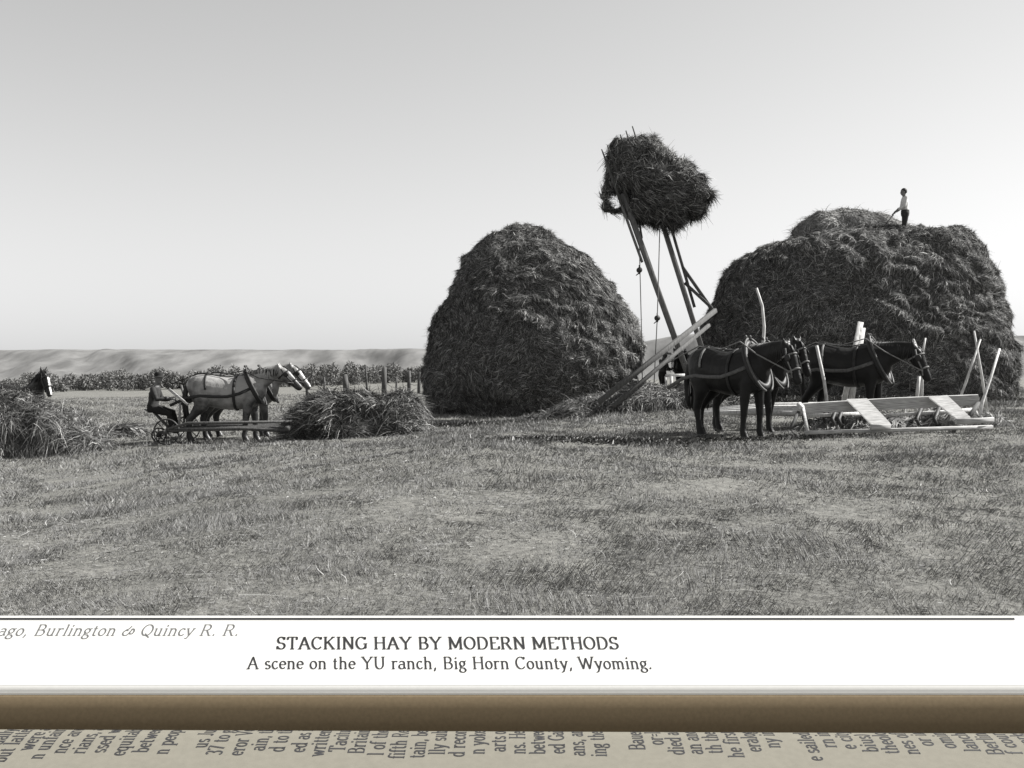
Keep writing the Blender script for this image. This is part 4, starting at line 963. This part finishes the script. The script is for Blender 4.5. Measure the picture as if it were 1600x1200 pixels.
book = thing('open_book', 'open book in the foreground with a captioned white page above a text page', 'book', (0, 5.0, -.1))
bo = book.location.copy()
def put(mb_or_me, name, m_, par=book):
    o = obj(name, mb_or_me, m_, par); 
    return o
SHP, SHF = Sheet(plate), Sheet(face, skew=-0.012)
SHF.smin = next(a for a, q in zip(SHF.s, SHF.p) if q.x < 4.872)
def shift(mb): mb.v = [tuple(Vector(v) - bo) for v in mb.v]; return mb
def edge_split(me):
    me.polygons.foreach_set('use_smooth', [len(p.vertices) == 4 for p in me.polygons]); return me
pp = put(edge_split(shift(SHP.solid(-.22)).mesh('plate_page')), 'plate_page', M['paper'])
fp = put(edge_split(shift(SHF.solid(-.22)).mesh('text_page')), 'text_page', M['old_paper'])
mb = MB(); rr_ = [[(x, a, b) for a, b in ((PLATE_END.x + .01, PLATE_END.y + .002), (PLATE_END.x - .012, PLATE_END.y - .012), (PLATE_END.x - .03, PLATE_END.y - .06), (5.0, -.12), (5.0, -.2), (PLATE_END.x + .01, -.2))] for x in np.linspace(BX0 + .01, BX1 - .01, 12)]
mb.ring_tube(rr_); put(shift(mb).mesh('gutter_shade'), 'gutter_shade', M['gutter_shade'])  # brown strip added where the page only falls into shadow
for o in (pp, fp):
    me = o.data
    try: me.set_sharp_from_angle(angle=R(40))
    except Exception: pass
def print_line(sheet, s, px, py, ppx_cap, width_px, name, bold, slant, m_, par, lift=.0012):
    """text along X on the page: starts at pixel column px, baseline at row py"""
    s0 = sheet.s_of_row(py); q0 = sheet.at(0, s0); dep = q0.y; mpp = dep / F
    sc_y = (s0 - sheet.s_of_row(py - ppx_cap)) / 10.0
    quads, wd = text_quads(s, bold, slant); k = width_px * mpp / wd; mb = MB(); x0 = (px - 800) * mpp
    for q in quads:
        b = len(mb.v); mb.v += [tuple(sheet.at(x0 + p.x * k, s0 - p.y * sc_y, lift) - bo) for p in q]; mb.f.append((b, b + 1, b + 2, b + 3))
    return put(mb.mesh(name, False), name, m_, par)
print_line(SHP, 'STACKING HAY BY MODERN METHODS', 430, 1014, 18.5, 540, 'caption_lettering', 1.15, -.10, M['ink'], pp)
print_line(SHP, 'A scene on the YU ranch, Big Horn County, Wyoming.', 384, 1045, 18.5, 638, 'place_lettering', .95, -.10, M['ink'], pp)
print_line(SHP, 'ago, Burlington & Quincy R. R.', -8, 993, 17, 380, 'credit_lettering', .72, .22, M['ink_faint'], pp)
# printed rule along the upper edge of the margin
mb = MB(); s0, s1 = SHP.s_of_row(965.5), SHP.s_of_row(968.5)
xs = np.linspace(BX0, (1588 - 800) / F * 5.29, 30)
for a, b in zip(xs, xs[1:]):
    k = len(mb.v); mb.v += [tuple(SHP.at(x, s, .0012) - bo) for x, s in ((a, s1), (b, s1), (b, s0), (a, s0))]; mb.f.append((k, k + 1, k + 2, k + 3))
put(mb.mesh('r', False), 'printed_rule', M['ink'], pp)
# the facing page: columns of sideways text running up into the gutter
cols = [(6, 'ually'), (32, 'but latter'), (58, 'were a'), (84, 'n unfair'), (112, 'nce are'), (142, 'rians, a'), (172, 'ssed wi'), (204, 'equitab'), (236, 'betwee'), (268, 'n peop'), (322, 'us Ju'), (350, '37 to g'), (382, 'eror Ve'), (412, 'ain, th'), (442, 'd to th'), (474, 'ed as i'), (504, 'written'), (534, 'Tacitu'), (564, 'Britain'), (594, 'l of the'), (626, 'fifth Re'), (656, 'tain, be'), (686, 'lly sub'), (716, 'd recor'), (746, 'n yoke'), (778, 'arts of'), (808, 'ns. He'), (838, 'betwee'), (868, 'ed Gai'), (898, 'ans, an'), (930, 'ing the'), (990, 'Bauer'), (1020, 'or=L'), (1048, 'died at'), (1076, 'an and'), (1106, 'th the'), (1136, 'he first'), (1166, 'eralog'), (1196, 'ny in'), (1252, 'e sailed'), (1282, 'rn in'), (1312, 'e city'), (1342, 'bius) '), (1372, 'theolo'), (1402, 'nes of'), (1432, 'or in'), (1464, 'omin'), (1496, 'lanch'), (1528, 'Berlin'), (1556, 'f cour'), (1586, 'works')]
mb = MB(); s_end = SHF.s_of_row(1144); kx = 4.85 / F
kk = 25.0 / 10 * kx * 0.94
for px, tx in cols:
    quads, wd = text_quads(tx, 1.25, 0, .35); xb = (px + 12 - 800) * kx; off = s_end - .03 + random.uniform(-.01, .02)
    for q in quads:
        k = len(mb.v); mb.v += [tuple(SHF.at(xb - p.y * kk, off + (wd - p.x) * kk * 0.80, .0012) - bo) for p in q]; mb.f.append((k, k + 1, k + 2, k + 3))
put(mb.mesh('t', False), 'printed_text', M['ink'], fp)
